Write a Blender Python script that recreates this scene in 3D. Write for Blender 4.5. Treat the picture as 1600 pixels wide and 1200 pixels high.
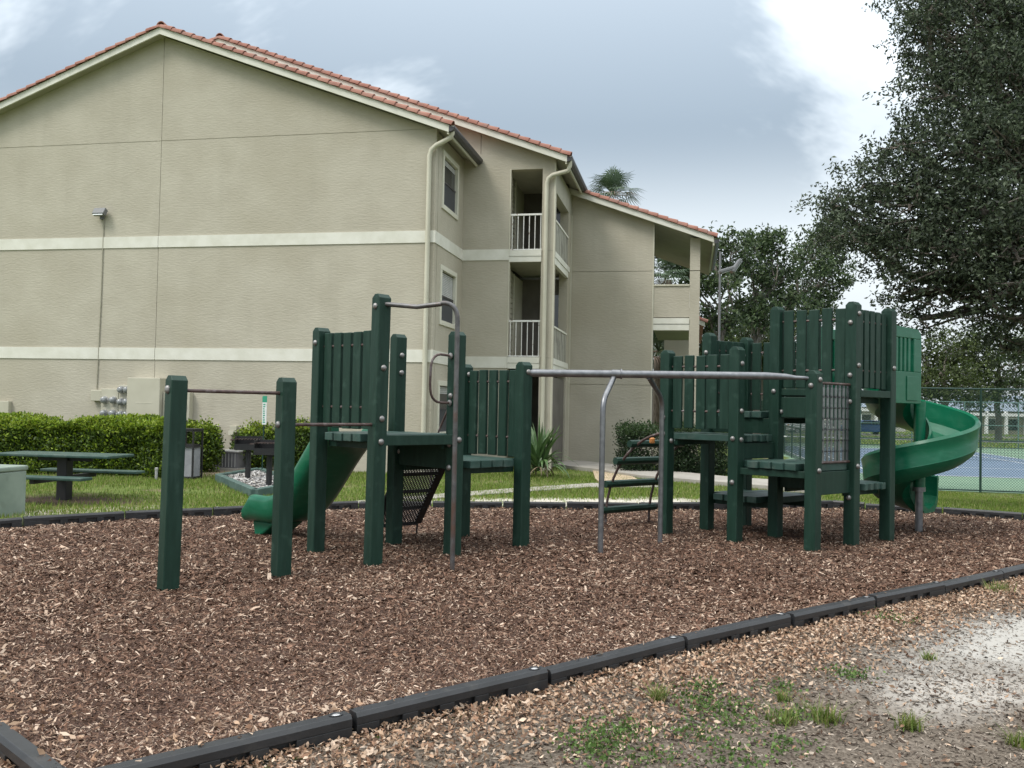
import bpy, bmesh, math, random
import numpy as np
from math import sin, cos, pi, radians, sqrt, hypot, atan2
from mathutils import Vector, Matrix

for o in list(bpy.data.objects):
    bpy.data.objects.remove(o, do_unlink=True)
scene = bpy.context.scene
COL = scene.collection
random.seed(7)
RNG = np.random.default_rng(11)

# ------------------------------------------------------------------ camera
FPX, PIT, ROL, AZ, CAMH = 1380.0, radians(1.455), radians(1.14), radians(11.44), 1.62
FW = np.array([0, cos(PIT), sin(PIT)]); UP0 = np.array([0, -sin(PIT), cos(PIT)]); RT0 = np.array([1.0, 0, 0])
RT = RT0*cos(ROL) + UP0*sin(ROL); UP = -RT0*sin(ROL) + UP0*cos(ROL)
CAM = np.array([0, 0, CAMH])
cd = bpy.data.cameras.new("camera"); co = bpy.data.objects.new("camera", cd); COL.objects.link(co)
cd.sensor_width = 36.0; cd.lens = 36.0*FPX/1600.0; cd.clip_end = 4000; cd.clip_start = 0.05
co.matrix_world = Matrix(((RT[0], UP[0], -FW[0], CAM[0]), (RT[1], UP[1], -FW[1], CAM[1]),
                          (RT[2], UP[2], -FW[2], CAM[2]), (0, 0, 0, 1)))
scene.camera = co
scene.render.resolution_x = 1024; scene.render.resolution_y = 768
scene.view_settings.view_transform = 'Standard'; scene.view_settings.look = 'None'
scene.view_settings.gamma = 1; scene.view_settings.use_curve_mapping = False
scene.view_settings.exposure = 0.72

def ray(x, y): return FW + RT*(x-800)/FPX + UP*(600-y)/FPX
def GP(x, y, z=0.0):
    d = ray(x, y); return CAM + d*(z-CAMH)/d[2]
def DP(x, y, dep):
    d = ray(x, y); return CAM + d*dep/(d@FW)

# ------------------------------------------------------------------ world, sun
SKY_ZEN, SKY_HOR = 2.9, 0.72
SUN_EL, SUN_DIR = radians(52), np.array([-0.80, -0.60])
world = bpy.data.worlds.new("World"); scene.world = world; world.use_nodes = True
nt = world.node_tree; N = nt.nodes; L = nt.links; N.clear()
def wn(t, **kw):
    n = N.new(t)
    for k, val in kw.items(): setattr(n, k, val)
    return n
out = wn('ShaderNodeOutputWorld'); bg = wn('ShaderNodeBackground'); L.new(bg.outputs[0], out.inputs[0])
sky = wn('ShaderNodeTexSky'); sky.sky_type = 'NISHITA'; sky.sun_disc = False
sky.sun_elevation = SUN_EL; sky.sun_rotation = atan2(SUN_DIR[0], SUN_DIR[1]); sky.dust_density = 3.0
sk = wn('ShaderNodeVectorMath', operation='SCALE'); L.new(sky.outputs[0], sk.inputs[0]); sk.inputs['Scale'].default_value = 0.09
tc = wn('ShaderNodeTexCoord'); sx = wn('ShaderNodeSeparateXYZ'); L.new(tc.outputs['Generated'], sx.inputs[0])
def mth(op, a, b=None, c=None):
    n = wn('ShaderNodeMath', operation=op)
    for i, q in enumerate((a, b, c)):
        if q is None: continue
        if isinstance(q, (int, float)): n.inputs[i].default_value = q
        else: L.new(q, n.inputs[i])
    return n.outputs[0]
zc = mth('ADD', mth('MAXIMUM', sx.outputs[2], 0.0), 0.42)
cx = wn('ShaderNodeCombineXYZ'); L.new(mth('DIVIDE', sx.outputs[0], zc), cx.inputs[0]); L.new(mth('DIVIDE', sx.outputs[1], zc), cx.inputs[1])
CLOUD_OFF = (20.75, 2.0, 0.0)
va = wn('ShaderNodeVectorMath', operation='ADD'); L.new(cx.outputs[0], va.inputs[0]); va.inputs[1].default_value = CLOUD_OFF
n1 = wn('ShaderNodeTexNoise'); n1.inputs['Scale'].default_value = 0.85; n1.inputs['Detail'].default_value = 7; n1.inputs['Roughness'].default_value = 0.63; n1.inputs['Distortion'].default_value = 0.35
L.new(va.outputs[0], n1.inputs['Vector'])
ramp = wn('ShaderNodeValToRGB'); L.new(n1.outputs['Fac'], ramp.inputs[0])
cr = ramp.color_ramp; cr.interpolation = 'EASE'
cr.elements[0].position = 0.35; cr.elements[0].color = (0.72, 0.765, 0.79, 1)
cr.elements[1].position = 0.555; cr.elements[1].color = (0.185, 0.238, 0.292, 1)
e = cr.elements.new(0.44); e.color = (0.45, 0.505, 0.55, 1)
mx = wn('ShaderNodeMix', data_type='RGBA'); mx.inputs[0].default_value = 0.93
mz = wn('ShaderNodeMix', data_type='RGBA'); L.new(mth('MULTIPLY', mth('POWER', mth('MAXIMUM', sx.outputs[2], 0.0), 2.0), 0.85), mz.inputs[0]); L.new(ramp.outputs[0], mz.inputs[6]); mz.inputs[7].default_value = (.56, .55, .53, 1)   # thick neutral cloud overhead
mh = wn('ShaderNodeMapRange'); mh.interpolation_type = 'SMOOTHSTEP'; L.new(sx.outputs[2], mh.inputs[0]); mh.inputs[1].default_value = .31; mh.inputs[2].default_value = .13; mh.inputs[3].default_value = 0; mh.inputs[4].default_value = .82
mw = wn('ShaderNodeMix', data_type='RGBA'); L.new(mh.outputs[0], mw.inputs[0]); L.new(mz.outputs[2], mw.inputs[6]); mw.inputs[7].default_value = (.76, .815, .84, 1)   # bright haze low in the sky
L.new(sk.outputs[0], mx.inputs[6]); L.new(mw.outputs[2], mx.inputs[7])
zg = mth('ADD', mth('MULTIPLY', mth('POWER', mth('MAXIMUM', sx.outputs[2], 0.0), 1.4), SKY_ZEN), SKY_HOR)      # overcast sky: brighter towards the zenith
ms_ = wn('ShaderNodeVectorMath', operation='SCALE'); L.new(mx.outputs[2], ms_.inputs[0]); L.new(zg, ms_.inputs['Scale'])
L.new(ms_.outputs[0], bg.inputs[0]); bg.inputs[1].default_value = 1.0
sd = bpy.data.lights.new("sun", 'SUN'); sd.energy = 1.25; sd.angle = radians(20); sd.color = (1.0, 0.955, 0.88)
so = bpy.data.objects.new("sun", sd); COL.objects.link(so)
sdir = Vector((SUN_DIR[0]*cos(SUN_EL), SUN_DIR[1]*cos(SUN_EL), sin(SUN_EL)))
so.rotation_euler = sdir.to_track_quat('Z', 'Y').to_euler(); so.location = sdir*60

# ------------------------------------------------------------------ materials
def mat(name, c1, c2=None, nscale=8.0, stretch=(1, 1, 1), rough=0.7, metal=0.0, bump=0.0, bscale=40.0, bstretch=None,
        spec=0.5, attr=None, third=None, tscale=2.0, tpos=(0.55, 0.7), coat=0.0, trans=0.0, detail=4.0, bdist=0.01, contrast=(0.35, 0.65), streak=None, streak_s=(1.6, 1.6, .16), streak_a=.38):
    m = bpy.data.materials.new(name); m.use_nodes = True
    t = m.node_tree; nn = t.nodes; ll = t.links; p = nn['Principled BSDF']
    p.inputs['Roughness'].default_value = rough; p.inputs['Metallic'].default_value = metal
    p.inputs['Specular IOR Level'].default_value = spec; p.inputs['Coat Weight'].default_value = coat
    geo = nn.new('ShaderNodeNewGeometry')
    def vec(st):
        if st == (1, 1, 1): return geo.outputs['Position']
        mp = nn.new('ShaderNodeMapping'); mp.inputs['Scale'].default_value = st; ll.new(geo.outputs['Position'], mp.inputs[0]); return mp.outputs[0]
    base = None
    if attr:
        a = nn.new('ShaderNodeAttribute'); a.attribute_name = attr; base = a.outputs['Color']
    elif c2 is not None:
        nz = nn.new('ShaderNodeTexNoise'); nz.inputs['Scale'].default_value = nscale; nz.inputs['Detail'].default_value = detail
        ll.new(vec(stretch), nz.inputs['Vector'])
        rp = nn.new('ShaderNodeValToRGB'); rp.color_ramp.elements[0].position = contrast[0]; rp.color_ramp.elements[1].position = contrast[1]
        rp.color_ramp.elements[0].color = (*c1, 1); rp.color_ramp.elements[1].color = (*c2, 1)
        ll.new(nz.outputs['Fac'], rp.inputs[0]); base = rp.outputs[0]
    if third is not None and base is not None:
        nz = nn.new('ShaderNodeTexNoise'); nz.inputs['Scale'].default_value = tscale; nz.inputs['Detail'].default_value = 5
        ll.new(geo.outputs['Position'], nz.inputs['Vector'])
        mr = nn.new('ShaderNodeMapRange'); mr.inputs[1].default_value = tpos[0]; mr.inputs[2].default_value = tpos[1]; ll.new(nz.outputs['Fac'], mr.inputs[0])
        mxx = nn.new('ShaderNodeMix'); mxx.data_type = 'RGBA'; ll.new(mr.outputs[0], mxx.inputs[0]); ll.new(base, mxx.inputs[6]); mxx.inputs[7].default_value = (*third, 1)
        base = mxx.outputs[2]
    if streak is not None and base is not None:      # rain streaks and grime, longer down the wall than across it
        nz = nn.new('ShaderNodeTexNoise'); nz.inputs['Scale'].default_value = 1.0; nz.inputs['Detail'].default_value = 6; nz.inputs['Roughness'].default_value = .6; ll.new(vec(streak_s), nz.inputs['Vector'])
        mr = nn.new('ShaderNodeMapRange'); mr.inputs[1].default_value = .52; mr.inputs[2].default_value = .80; mr.inputs[4].default_value = streak_a; ll.new(nz.outputs['Fac'], mr.inputs[0])
        mxx = nn.new('ShaderNodeMix'); mxx.data_type = 'RGBA'; ll.new(mr.outputs[0], mxx.inputs[0]); ll.new(base, mxx.inputs[6]); mxx.inputs[7].default_value = (*streak, 1); base = mxx.outputs[2]
    if base is None: p.inputs['Base Color'].default_value = (*c1, 1)
    else: ll.new(base, p.inputs['Base Color'])
    if bump > 0:
        nb = nn.new('ShaderNodeTexNoise'); nb.inputs['Scale'].default_value = bscale; nb.inputs['Detail'].default_value = 6
        ll.new(vec(bstretch or (1, 1, 1)), nb.inputs['Vector'])
        bp = nn.new('ShaderNodeBump'); bp.inputs['Strength'].default_value = bump; bp.inputs['Distance'].default_value = bdist
        ll.new(nb.outputs['Fac'], bp.inputs['Height']); ll.new(bp.outputs[0], p.inputs['Normal'])
    if trans > 0:
        tr = nn.new('ShaderNodeBsdfTranslucent'); ms = nn.new('ShaderNodeMixShader'); ms.inputs[0].default_value = trans
        if base is not None: ll.new(base, tr.inputs[0])
        else: tr.inputs[0].default_value = (*c1, 1)
        o_ = nn['Material Output']; ll.new(p.outputs[0], ms.inputs[1]); ll.new(tr.outputs[0], ms.inputs[2]); ll.new(ms.outputs[0], o_.inputs[0])
    return m

M = {}
M['stucco'] = mat('stucco', (.418, .386, .312), (.464, .432, .354), 1.3, rough=.92, bump=.42, bscale=11, bstretch=(.8, .8, 2.4), spec=.2, third=(.385, .352, .275), tscale=.35, tpos=(.5, .75), bdist=.02, streak=(.34, .315, .255))
M['trim'] = mat('trim_paint', (.62, .61, .53), (.70, .69, .62), 3, rough=.7, bump=.1, bscale=30, spec=.3)
M['trim2'] = mat('trim_cream', (.50, .48, .385), (.55, .53, .43), 2, rough=.65, bump=.05, bscale=30, spec=.3)
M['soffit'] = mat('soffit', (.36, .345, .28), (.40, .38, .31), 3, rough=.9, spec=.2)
M['tile'] = mat('roof_tile', (.225, .097, .072), (.325, .165, .125), 2.3, rough=.85, bump=.3, bscale=60, spec=.25, third=(.23, .14, .115), tscale=3.1, tpos=(.5, .75))
M['gutter'] = mat('gutter_metal', (.045, .043, .048), (.06, .056, .06), 4, rough=.45, spec=.5)
M['glass'] = mat('window_glass', (.022, .026, .032), rough=.06, spec=.8)
M['screen'] = mat('window_screen', (.05, .055, .065), rough=.5, spec=.4)
M['blind'] = mat('blind', (.42, .43, .42), (.5, .5, .49), 4, rough=.6)
M['frame'] = mat('window_frame', (.60, .585, .49), (.65, .63, .53), 4, rough=.6)
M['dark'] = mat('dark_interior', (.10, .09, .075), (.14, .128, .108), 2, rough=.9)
M['siding'] = mat('siding', (.30, .285, .22), (.35, .33, .26), 2, rough=.8, spec=.3)
M['rail'] = mat('rail_paint', (.66, .66, .62), (.72, .72, .68), 20, rough=.5, third=(.28, .2, .15), tscale=12, tpos=(.62, .72))
M['oldwood'] = mat('weathered_boards', (.25, .245, .20), (.36, .35, .30), 3, stretch=(3, 3, .5), rough=.85, third=(.17, .16, .14), tscale=2.2, tpos=(.5, .7))
M['wood'] = mat('green_painted_wood', (.0065, .0275, .0175), (.0105, .0365, .0245), 5, stretch=(4, 4, .7), rough=.50, bump=.25, bscale=30, bstretch=(6, 6, .35), spec=.30, third=(.032, .07, .052), tscale=7, tpos=(.60, .80), bdist=.004, streak=(.028, .058, .044), streak_s=(16, 16, 1.6), streak_a=.6)
M['woodtop'] = mat('green_deck_wood', (.014, .045, .034), (.026, .068, .055), 7, rough=.55, bump=.25, bscale=35, spec=.5, third=(.055, .09, .075), tscale=5, tpos=(.5, .72), bdist=.004, streak=(.075, .10, .085), streak_s=(9, 9, 9), streak_a=.7)
M['plastic'] = mat('green_slide_plastic', (.001, .098, .046), (.002, .112, .055), 2.5, rough=.32, spec=.45, third=(.02, .15, .085), tscale=4, tpos=(.55, .8), bump=.04, bscale=18, streak=(.05, .17, .11), streak_s=(5, 5, 22), streak_a=.5)
M['galv'] = mat('galvanised_pipe', (.17, .175, .185), (.24, .245, .255), 14, rough=.38, metal=.75, spec=.5)
M['pipegrey'] = mat('dull_grey_pipe', (.085, .082, .082), (.14, .138, .14), 12, rough=.42, metal=.45, third=(.12, .075, .06), tscale=4, tpos=(.5, .68))
M['rust'] = mat('worn_brown_pipe', (.055, .034, .03), (.095, .06, .052), 22, rough=.5, metal=.15, third=(.17, .15, .15), tscale=9, tpos=(.55, .7))
M['bolt'] = mat('bolt_cap', (.20, .195, .19), (.28, .27, .26), 30, rough=.42, metal=.6)
M['blackmetal'] = mat('black_coated_metal', (.008, .008, .009), (.014, .014, .015), 9, rough=.55)
M['border'] = mat('black_plastic_edging', (.017, .018, .0195), (.026, .027, .029), 5, rough=.46, bump=.08, bscale=60, spec=.5, third=(.055, .052, .048), tscale=7, tpos=(.6, .8))
M['stake'] = mat('stake_cap', (.55, .55, .55), rough=.35, metal=.5)
M['gap'] = mat('edging_joint', (.35, .34, .32), rough=.8)
M['chips'] = mat('mulch_chip', (.1, .07, .05), attr='col', rough=.9, spec=.15)
M['leaf'] = mat('leaf', (.05, .09, .03), attr='col', rough=.5, spec=.35, trans=.30)
M['dryleaf'] = mat('dry_leaf', (.3, .2, .12), attr='col', rough=.75, spec=.2, trans=.12)
M['grass'] = mat('grass_blade', (.07, .13, .025), attr='col', rough=.6, spec=.25, trans=.25)
M['bark'] = mat('bark', (.10, .085, .07), (.19, .165, .14), 6, stretch=(3, 3, .8), rough=.95, bump=.6, bscale=14, bstretch=(3, 3, .6), bdist=.03)
M['concrete'] = mat('concrete', (.30, .28, .245), (.37, .35, .31), 2.5, rough=.9, bump=.15, bscale=60, third=(.29, .27, .24), tscale=1.2, tpos=(.5, .75))
M['tanpave'] = mat('tan_paving', (.42, .32, .22), (.52, .41, .29), 3.0, stretch=(1, 5, 1), rough=.9)
M['gravel'] = mat('gravel_stone', (.3, .29, .28), attr='col', rough=.85)
M['padwood'] = mat('green_landscape_timber', (.045, .085, .075), (.08, .13, .115), 5, rough=.7, bump=.2, bscale=30)
M['utility'] = mat('utility_green', (.17, .215, .178), (.23, .28, .235), 3, rough=.55, third=(.15, .18, .15), tscale=5, tpos=(.6, .75))
M['panel'] = mat('meter_cabinet', (.44, .42, .33), (.49, .47, .375), 2, rough=.6)
M['meterrim'] = mat('meter_rim', (.45, .45, .45), rough=.3, metal=.7)
M['meterglass'] = mat('meter_glass', (.30, .31, .31), (.16, .17, .17), 30, rough=.08, spec=.8)
M['acgrey'] = mat('ac_grey', (.10, .10, .105), (.15, .15, .155), 6, rough=.6)
M['aclight'] = mat('ac_light', (.30, .30, .29), (.35, .35, .34), 6, rough=.6)
M['bingrey'] = mat('bin_panel', (.22, .225, .24), (.27, .275, .29), 8, rough=.75, bump=.2, bscale=90)
M['white'] = mat('white_paint', (.72, .73, .72), (.78, .79, .78), 4, rough=.6)
M['signwhite'] = mat('sign_white', (.62, .66, .64), (.70, .73, .71), 12, rough=.5)
M['signgreen'] = mat('sign_green', (.03, .28, .17), rough=.5)
M['courtblue'] = mat('court_blue', (.095, .142, .205), (.115, .165, .232), 1.2, rough=.85)
M['courtgreen'] = mat('court_green', (.115, .20, .13), (.15, .24, .155), 1.0, rough=.85)
M['courtline'] = mat('court_line', (.72, .74, .74), rough=.8)
M['fence'] = mat('green_fence_coating', (.008, .035, .026), (.012, .045, .034), 6, rough=.5)
M['fencefar'] = mat('grey_green_fence', (.10, .18, .16), rough=.6)
M['asphalt'] = mat('asphalt', (.055, .055, .056), (.075, .074, .073), 3, rough=.9)
M['farwall'] = mat('far_wall', (.55, .53, .48), (.62, .60, .55), .7, rough=.85)
M['farroof'] = mat('far_metal_roof', (.16, .20, .25), (.2, .24, .29), 1, rough=.6)
M['carwhite'] = mat('car_white', (.72, .73, .74), rough=.25, coat=.5)
M['carblue'] = mat('car_blue', (.012, .075, .26), rough=.25, coat=.5)
M['tyre'] = mat('tyre', (.015, .015, .015), rough=.85)
M['rim'] = mat('rim', (.4, .4, .41), rough=.35, metal=.8)
M['lamphead'] = mat('lamp_head', (.15, .155, .16), rough=.5)
M['lampglass'] = mat('lamp_glass', (.6, .62, .62), rough=.2)
M['orange'] = mat('orange_cap', (.62, .26, .07), (.5, .2, .06), 30, rough=.6)
M['net'] = mat('tennis_net', (.02, .022, .022), rough=.8)
M['stain'] = mat('wall_stain', (.33, .27, .20), rough=.9)

# ------------------------------------------------------------------ mesh tools
class MB:
    def __init__(s): s.v = []; s.f = []
    def add(s, vs, fs):
        b = len(s.v); s.v += [tuple(map(float, q)) for q in vs]; s.f += [tuple(b+i for i in q) for q in fs]; return s
    def boxf(s, o, ax, ay, az, lo, hi):
        o, ax, ay, az = map(np.asarray, (o, ax, ay, az)); vs = []
        for i in (0, 1):
            for j in (0, 1):
                for k in (0, 1):
                    vs.append(o + ax*(hi if i else lo)[0] + ay*(hi if j else lo)[1] + az*(hi if k else lo)[2])
        return s.add(vs, [(0, 1, 3, 2), (4, 6, 7, 5), (0, 4, 5, 1), (2, 3, 7, 6), (0, 2, 6, 4), (1, 5, 7, 3)])
    def box(s, lo, hi): return s.boxf((0, 0, 0), (1, 0, 0), (0, 1, 0), (0, 0, 1), lo, hi)
    def bar(s, a, b, w, h, up=(0, 0, 1)):
        a = np.asarray(a, float); b = np.asarray(b, float); d = b-a; ln = np.linalg.norm(d); d = d/ln
        sd_ = np.cross(d, up); sd_ = sd_/np.linalg.norm(sd_); u_ = np.cross(sd_, d)
        return s.boxf(a, d, sd_, u_, (0, -w/2, -h/2), (ln, w/2, h/2))
    def tube(s, pts, r, n=8, cap=True):
        pts = [np.asarray(p, float) for p in pts]; m = len(pts)
        rs = r if hasattr(r, '__len__') else [r]*m
        t = [pts[min(i+1, m-1)]-pts[max(i-1, 0)] for i in range(m)]; t = [q/np.linalg.norm(q) for q in t]
        a = np.array([0, 0, 1.0]) if abs(t[0][2]) < .9 else np.array([1.0, 0, 0])
        nrm = np.cross(t[0], a); nrm /= np.linalg.norm(nrm); vs = []; fs = []
        for i in range(m):
            nrm = nrm - t[i]*(nrm@t[i]); nrm /= np.linalg.norm(nrm); bn = np.cross(t[i], nrm)
            for k in range(n):
                an = 2*pi*k/n; vs.append(pts[i] + (nrm*cos(an)+bn*sin(an))*rs[i])
        for i in range(m-1):
            for k in range(n):
                k2 = (k+1) % n; fs.append((i*n+k, i*n+k2, (i+1)*n+k2, (i+1)*n+k))
        if cap: fs.append(tuple(range(n-1, -1, -1))); fs.append(tuple((m-1)*n+k for k in range(n)))
        return s.add(vs, fs)
    def lathe(s, c, axis, prof, n=14):
        c = np.asarray(c, float); ax = np.asarray(axis, float); ax /= np.linalg.norm(ax)
        a = np.array([0, 0, 1.0]) if abs(ax[2]) < .9 else np.array([1.0, 0, 0])
        e1 = np.cross(ax, a); e1 /= np.linalg.norm(e1); e2 = np.cross(ax, e1); vs = []; fs = []
        for r, h in prof:
            for k in range(n):
                an = 2*pi*k/n; vs.append(c + ax*h + (e1*cos(an)+e2*sin(an))*r)
        for i in range(len(prof)-1):
            for k in range(n):
                k2 = (k+1) % n; fs.append((i*n+k, i*n+k2, (i+1)*n+k2, (i+1)*n+k))
        fs.append(tuple(range(n-1, -1, -1))); fs.append(tuple((len(prof)-1)*n+k for k in range(n)))
        return s.add(vs, fs)
    def prism(s, pts, vec):
        n = len(pts); pts = [np.asarray(p, float) for p in pts]; vec = np.asarray(vec, float)
        vs = pts + [p+vec for p in pts]
        return s.add(vs, [tuple(range(n-1, -1, -1)), tuple(range(n, 2*n))] + [(i, (i+1) % n, n+(i+1) % n, n+i) for i in range(n)])
    def mesh(s, name, off=(0, 0, 0), smooth=None):
        me = bpy.data.meshes.new(name); ox, oy, oz = map(float, off)
        me.from_pydata([(x-ox, y-oy, z-oz) for x, y, z in s.v], [], s.f)
        bm = bmesh.new(); bm.from_mesh(me); bmesh.ops.recalc_face_normals(bm, faces=bm.faces); bm.to_mesh(me); bm.free()
        if smooth:
            for p in me.polygons: p.use_smooth = True
            me.set_sharp_from_angle(angle=radians(smooth))
        return me

def origin(p):
    o = np.zeros(3)
    while p is not None: o += np.array(p.location); p = p.parent
    return o
def link(name, me, parent=None, m=None, loc=(0, 0, 0), rz=0.0, bevel=0):
    ob = bpy.data.objects.new(name, me); COL.objects.link(ob)
    ob.location = loc; ob.rotation_euler = (0, 0, rz)
    if parent is not None: ob.parent = parent
    if m is not None and me is not None and len(me.materials) == 0: me.materials.append(M[m] if isinstance(m, str) else m)
    if bevel:
        b = ob.modifiers.new('bevel', 'BEVEL'); b.width = bevel; b.segments = 2; b.limit_method = 'ANGLE'; b.angle_limit = radians(40)
    return ob
def part(name, mb, m, parent, smooth=None, bevel=0, kind=None, label=None):
    """mesh given in world coordinates, parented (parents are never rotated)"""
    ob = link(name, mb.mesh(name, origin(parent), smooth), parent, m, bevel=bevel)
    if kind: ob['kind'] = kind
    if label: ob['label'] = label
    return ob
def tag(o, label=None, cat=None, group=None, kind=None):
    if label: o['label'] = label
    if cat: o['category'] = cat
    if group: o['group'] = group
    if kind: o['kind'] = kind
    return o
def thing(name, loc, label, cat, group=None):
    e_ = bpy.data.objects.new(name, None); COL.objects.link(e_); e_.location = [float(q) for q in loc]; e_.empty_display_size = .2
    return tag(e_, label, cat, group)
def single(name, mb, m, base, label, cat, group=None, smooth=None, bevel=0):
    ob = link(name, mb.mesh(name, base, smooth), None, m, loc=[float(q) for q in base], bevel=bevel)
    return tag(ob, label, cat, group)
def structure(name, mb, m, smooth=None, bevel=0):
    return tag(link(name, mb.mesh(name, (0, 0, 0), smooth), None, m, bevel=bevel), kind='structure')
def fast(name, V, k, m, cols=None, parent=None, kind=None, loc=None):
    """V: (n,k,3) polygons of k corners each"""
    n = len(V); me = bpy.data.meshes.new(name); off = np.zeros(3)
    if parent is not None: off = origin(parent)
    elif loc is not None: off = np.asarray(loc, float)
    co_ = (V.reshape(-1, 3)-off).astype(np.float32)
    me.vertices.add(n*k); me.vertices.foreach_set('co', co_.ravel())
    me.loops.add(n*k); me.loops.foreach_set('vertex_index', np.arange(n*k, dtype=np.int32))
    me.polygons.add(n); me.polygons.foreach_set('loop_start', np.arange(n, dtype=np.int32)*k)
    me.update(calc_edges=True)
    if cols is not None:
        at = me.attributes.new('col', 'FLOAT_COLOR', 'FACE')
        at.data.foreach_set('color', np.concatenate([cols, np.ones((n, 1))], 1).astype(np.float32).ravel())
    ob = link(name, me, parent, m, loc=off if parent is None else (0, 0, 0))
    if kind: ob['kind'] = kind
    return ob
def unit(a): return a/np.linalg.norm(a, axis=-1, keepdims=True)
def leaf_quads(P, size, w=.5, nrm=None, up=0.0, fold=.18):
    n = len(P); d = unit(RNG.normal(size=(n, 3)) + np.array([0, 0, up])); q = unit(RNG.normal(size=(n, 3)) if nrm is None else nrm)
    sd_ = unit(np.cross(d, q)+1e-6); up_ = np.cross(sd_, d)
    s = np.asarray(size).reshape(-1, 1)*np.ones((n, 1))
    a = P; b = P + d*s*.5 + sd_*s*w*.5 + up_*s*fold; c = P + d*s; e_ = P + d*s*.5 - sd_*s*w*.5 + up_*s*fold
    return np.stack([a, b, c, e_], 1)
def pick(cols, n, jit=.2):
    c = np.asarray(cols, float)[RNG.integers(0, len(cols), n)]
    return np.clip(c*(1+RNG.normal(size=(n, 1))*jit), .002, 1)
def inpoly(X, Y, P):
    r = np.zeros(len(X), bool); j = len(P)-1
    for i in range(len(P)):
        xi, yi = P[i]; xj, yj = P[j]
        c = ((yi > Y) != (yj > Y)) & (X < (xj-xi)*(Y-yi)/(yj-yi+1e-12)+xi); r ^= c; j = i
    return r
def segdist(X, Y, P, closed=False):
    d = np.full(len(X), 1e9); m = len(P)
    for i in range(m if closed else m-1):
        a = np.array(P[i]); b = np.array(P[(i+1) % m]); ab = b-a
        t = np.clip(((X-a[0])*ab[0]+(Y-a[1])*ab[1])/(ab@ab), 0, 1)
        d = np.minimum(d, np.hypot(X-a[0]-t*ab[0], Y-a[1]-t*ab[1]))
    return d
def sms(x, a, b):
    t = np.clip((np.asarray(x, float)-a)/(b-a), 0, 1); return t*t*(3-2*t)
def vnoise(X, Y, sc, seed=0):
    r = np.random.default_rng(seed); g = r.random((64, 64)); x = X*sc; y = Y*sc
    xi = np.floor(x).astype(int); yi = np.floor(y).astype(int); fx = x-xi; fy = y-yi; fx = fx*fx*(3-2*fx); fy = fy*fy*(3-2*fy)
    q = lambda a, b: g[a % 64, b % 64]
    return (q(xi, yi)*(1-fx)+q(xi+1, yi)*fx)*(1-fy)+(q(xi, yi+1)*(1-fx)+q(xi+1, yi+1)*fx)*fy
ORD = ['first', 'second', 'third', 'fourth', 'fifth', 'sixth', 'seventh', 'eighth', 'ninth', 'tenth', 'eleventh', 'twelfth', 'thirteenth', 'fourteenth', 'fifteenth']

UA = np.array([cos(AZ), -sin(AZ), 0]); VA = np.array([sin(AZ), cos(AZ), 0]); ZA = np.array([0, 0, 1.0])
P0 = DP(675, 546, 20.4); P0[2] = 0
CZ = -0.5                                        # level of the tennis court
def ground_z(X, Y):
    uu = X*UA[0]+Y*UA[1]; vv = X*VA[0]+Y*VA[1]
    return CZ*sms(vv, 16.5, 25.5)*sms(uu, 0.8, 4.5)

# ================================================================== GROUND
def ell_mat(name, c1, c2, nscale, ells, rough=.95, bump=.5, bscale=25, third=None):
    """ground with patches of another soil: ells = (cx, cy, ax, ay, rx, ry, colour, soft)"""
    m = mat(name, c1, c2, nscale, rough=rough, bump=bump, bscale=bscale, spec=.15, third=third, tscale=1.1, detail=6)
    t = m.node_tree; nn = t.nodes; ll = t.links; p = nn['Principled BSDF']; base = p.inputs['Base Color'].links[0].from_socket
    geo = nn.new('ShaderNodeNewGeometry'); nz = nn.new('ShaderNodeTexNoise'); nz.inputs['Scale'].default_value = 2.2; nz.inputs['Detail'].default_value = 7; nz.inputs['Roughness'].default_value = .65
    ll.new(geo.outputs['Position'], nz.inputs['Vector'])
    for cx_, cy_, ax, ay, rx, ry, colr, soft in ells:
        mp = nn.new('ShaderNodeMapping'); mp.vector_type = 'TEXTURE'; mp.inputs['Location'].default_value = (cx_, cy_, 0)
        mp.inputs['Rotation'].default_value = (0, 0, atan2(ay, ax)); mp.inputs['Scale'].default_value = (rx, ry, 1e3)
        ll.new(geo.outputs['Position'], mp.inputs[0])
        ln = nn.new('ShaderNodeVectorMath'); ln.operation = 'LENGTH'; ll.new(mp.outputs[0], ln.inputs[0])
        ad = nn.new('ShaderNodeMath'); ad.operation = 'MULTIPLY_ADD'; ll.new(nz.outputs['Fac'], ad.inputs[0]); ad.inputs[1].default_value = 1.9; ll.new(ln.outputs['Value'], ad.inputs[2])
        mr = nn.new('ShaderNodeMapRange'); mr.inputs[1].default_value = 1.95+soft; mr.inputs[2].default_value = 1.95-soft; ll.new(ad.outputs[0], mr.inputs[0])
        mxx = nn.new('ShaderNodeMix'); mxx.data_type = 'RGBA'; ll.new(mr.outputs[0], mxx.inputs[0]); ll.new(base, mxx.inputs[6]); mxx.inputs[7].default_value = (*colr, 1)
        base = mxx.outputs[2]
    ll.new(base, p.inputs['Base Color']); return m

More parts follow.
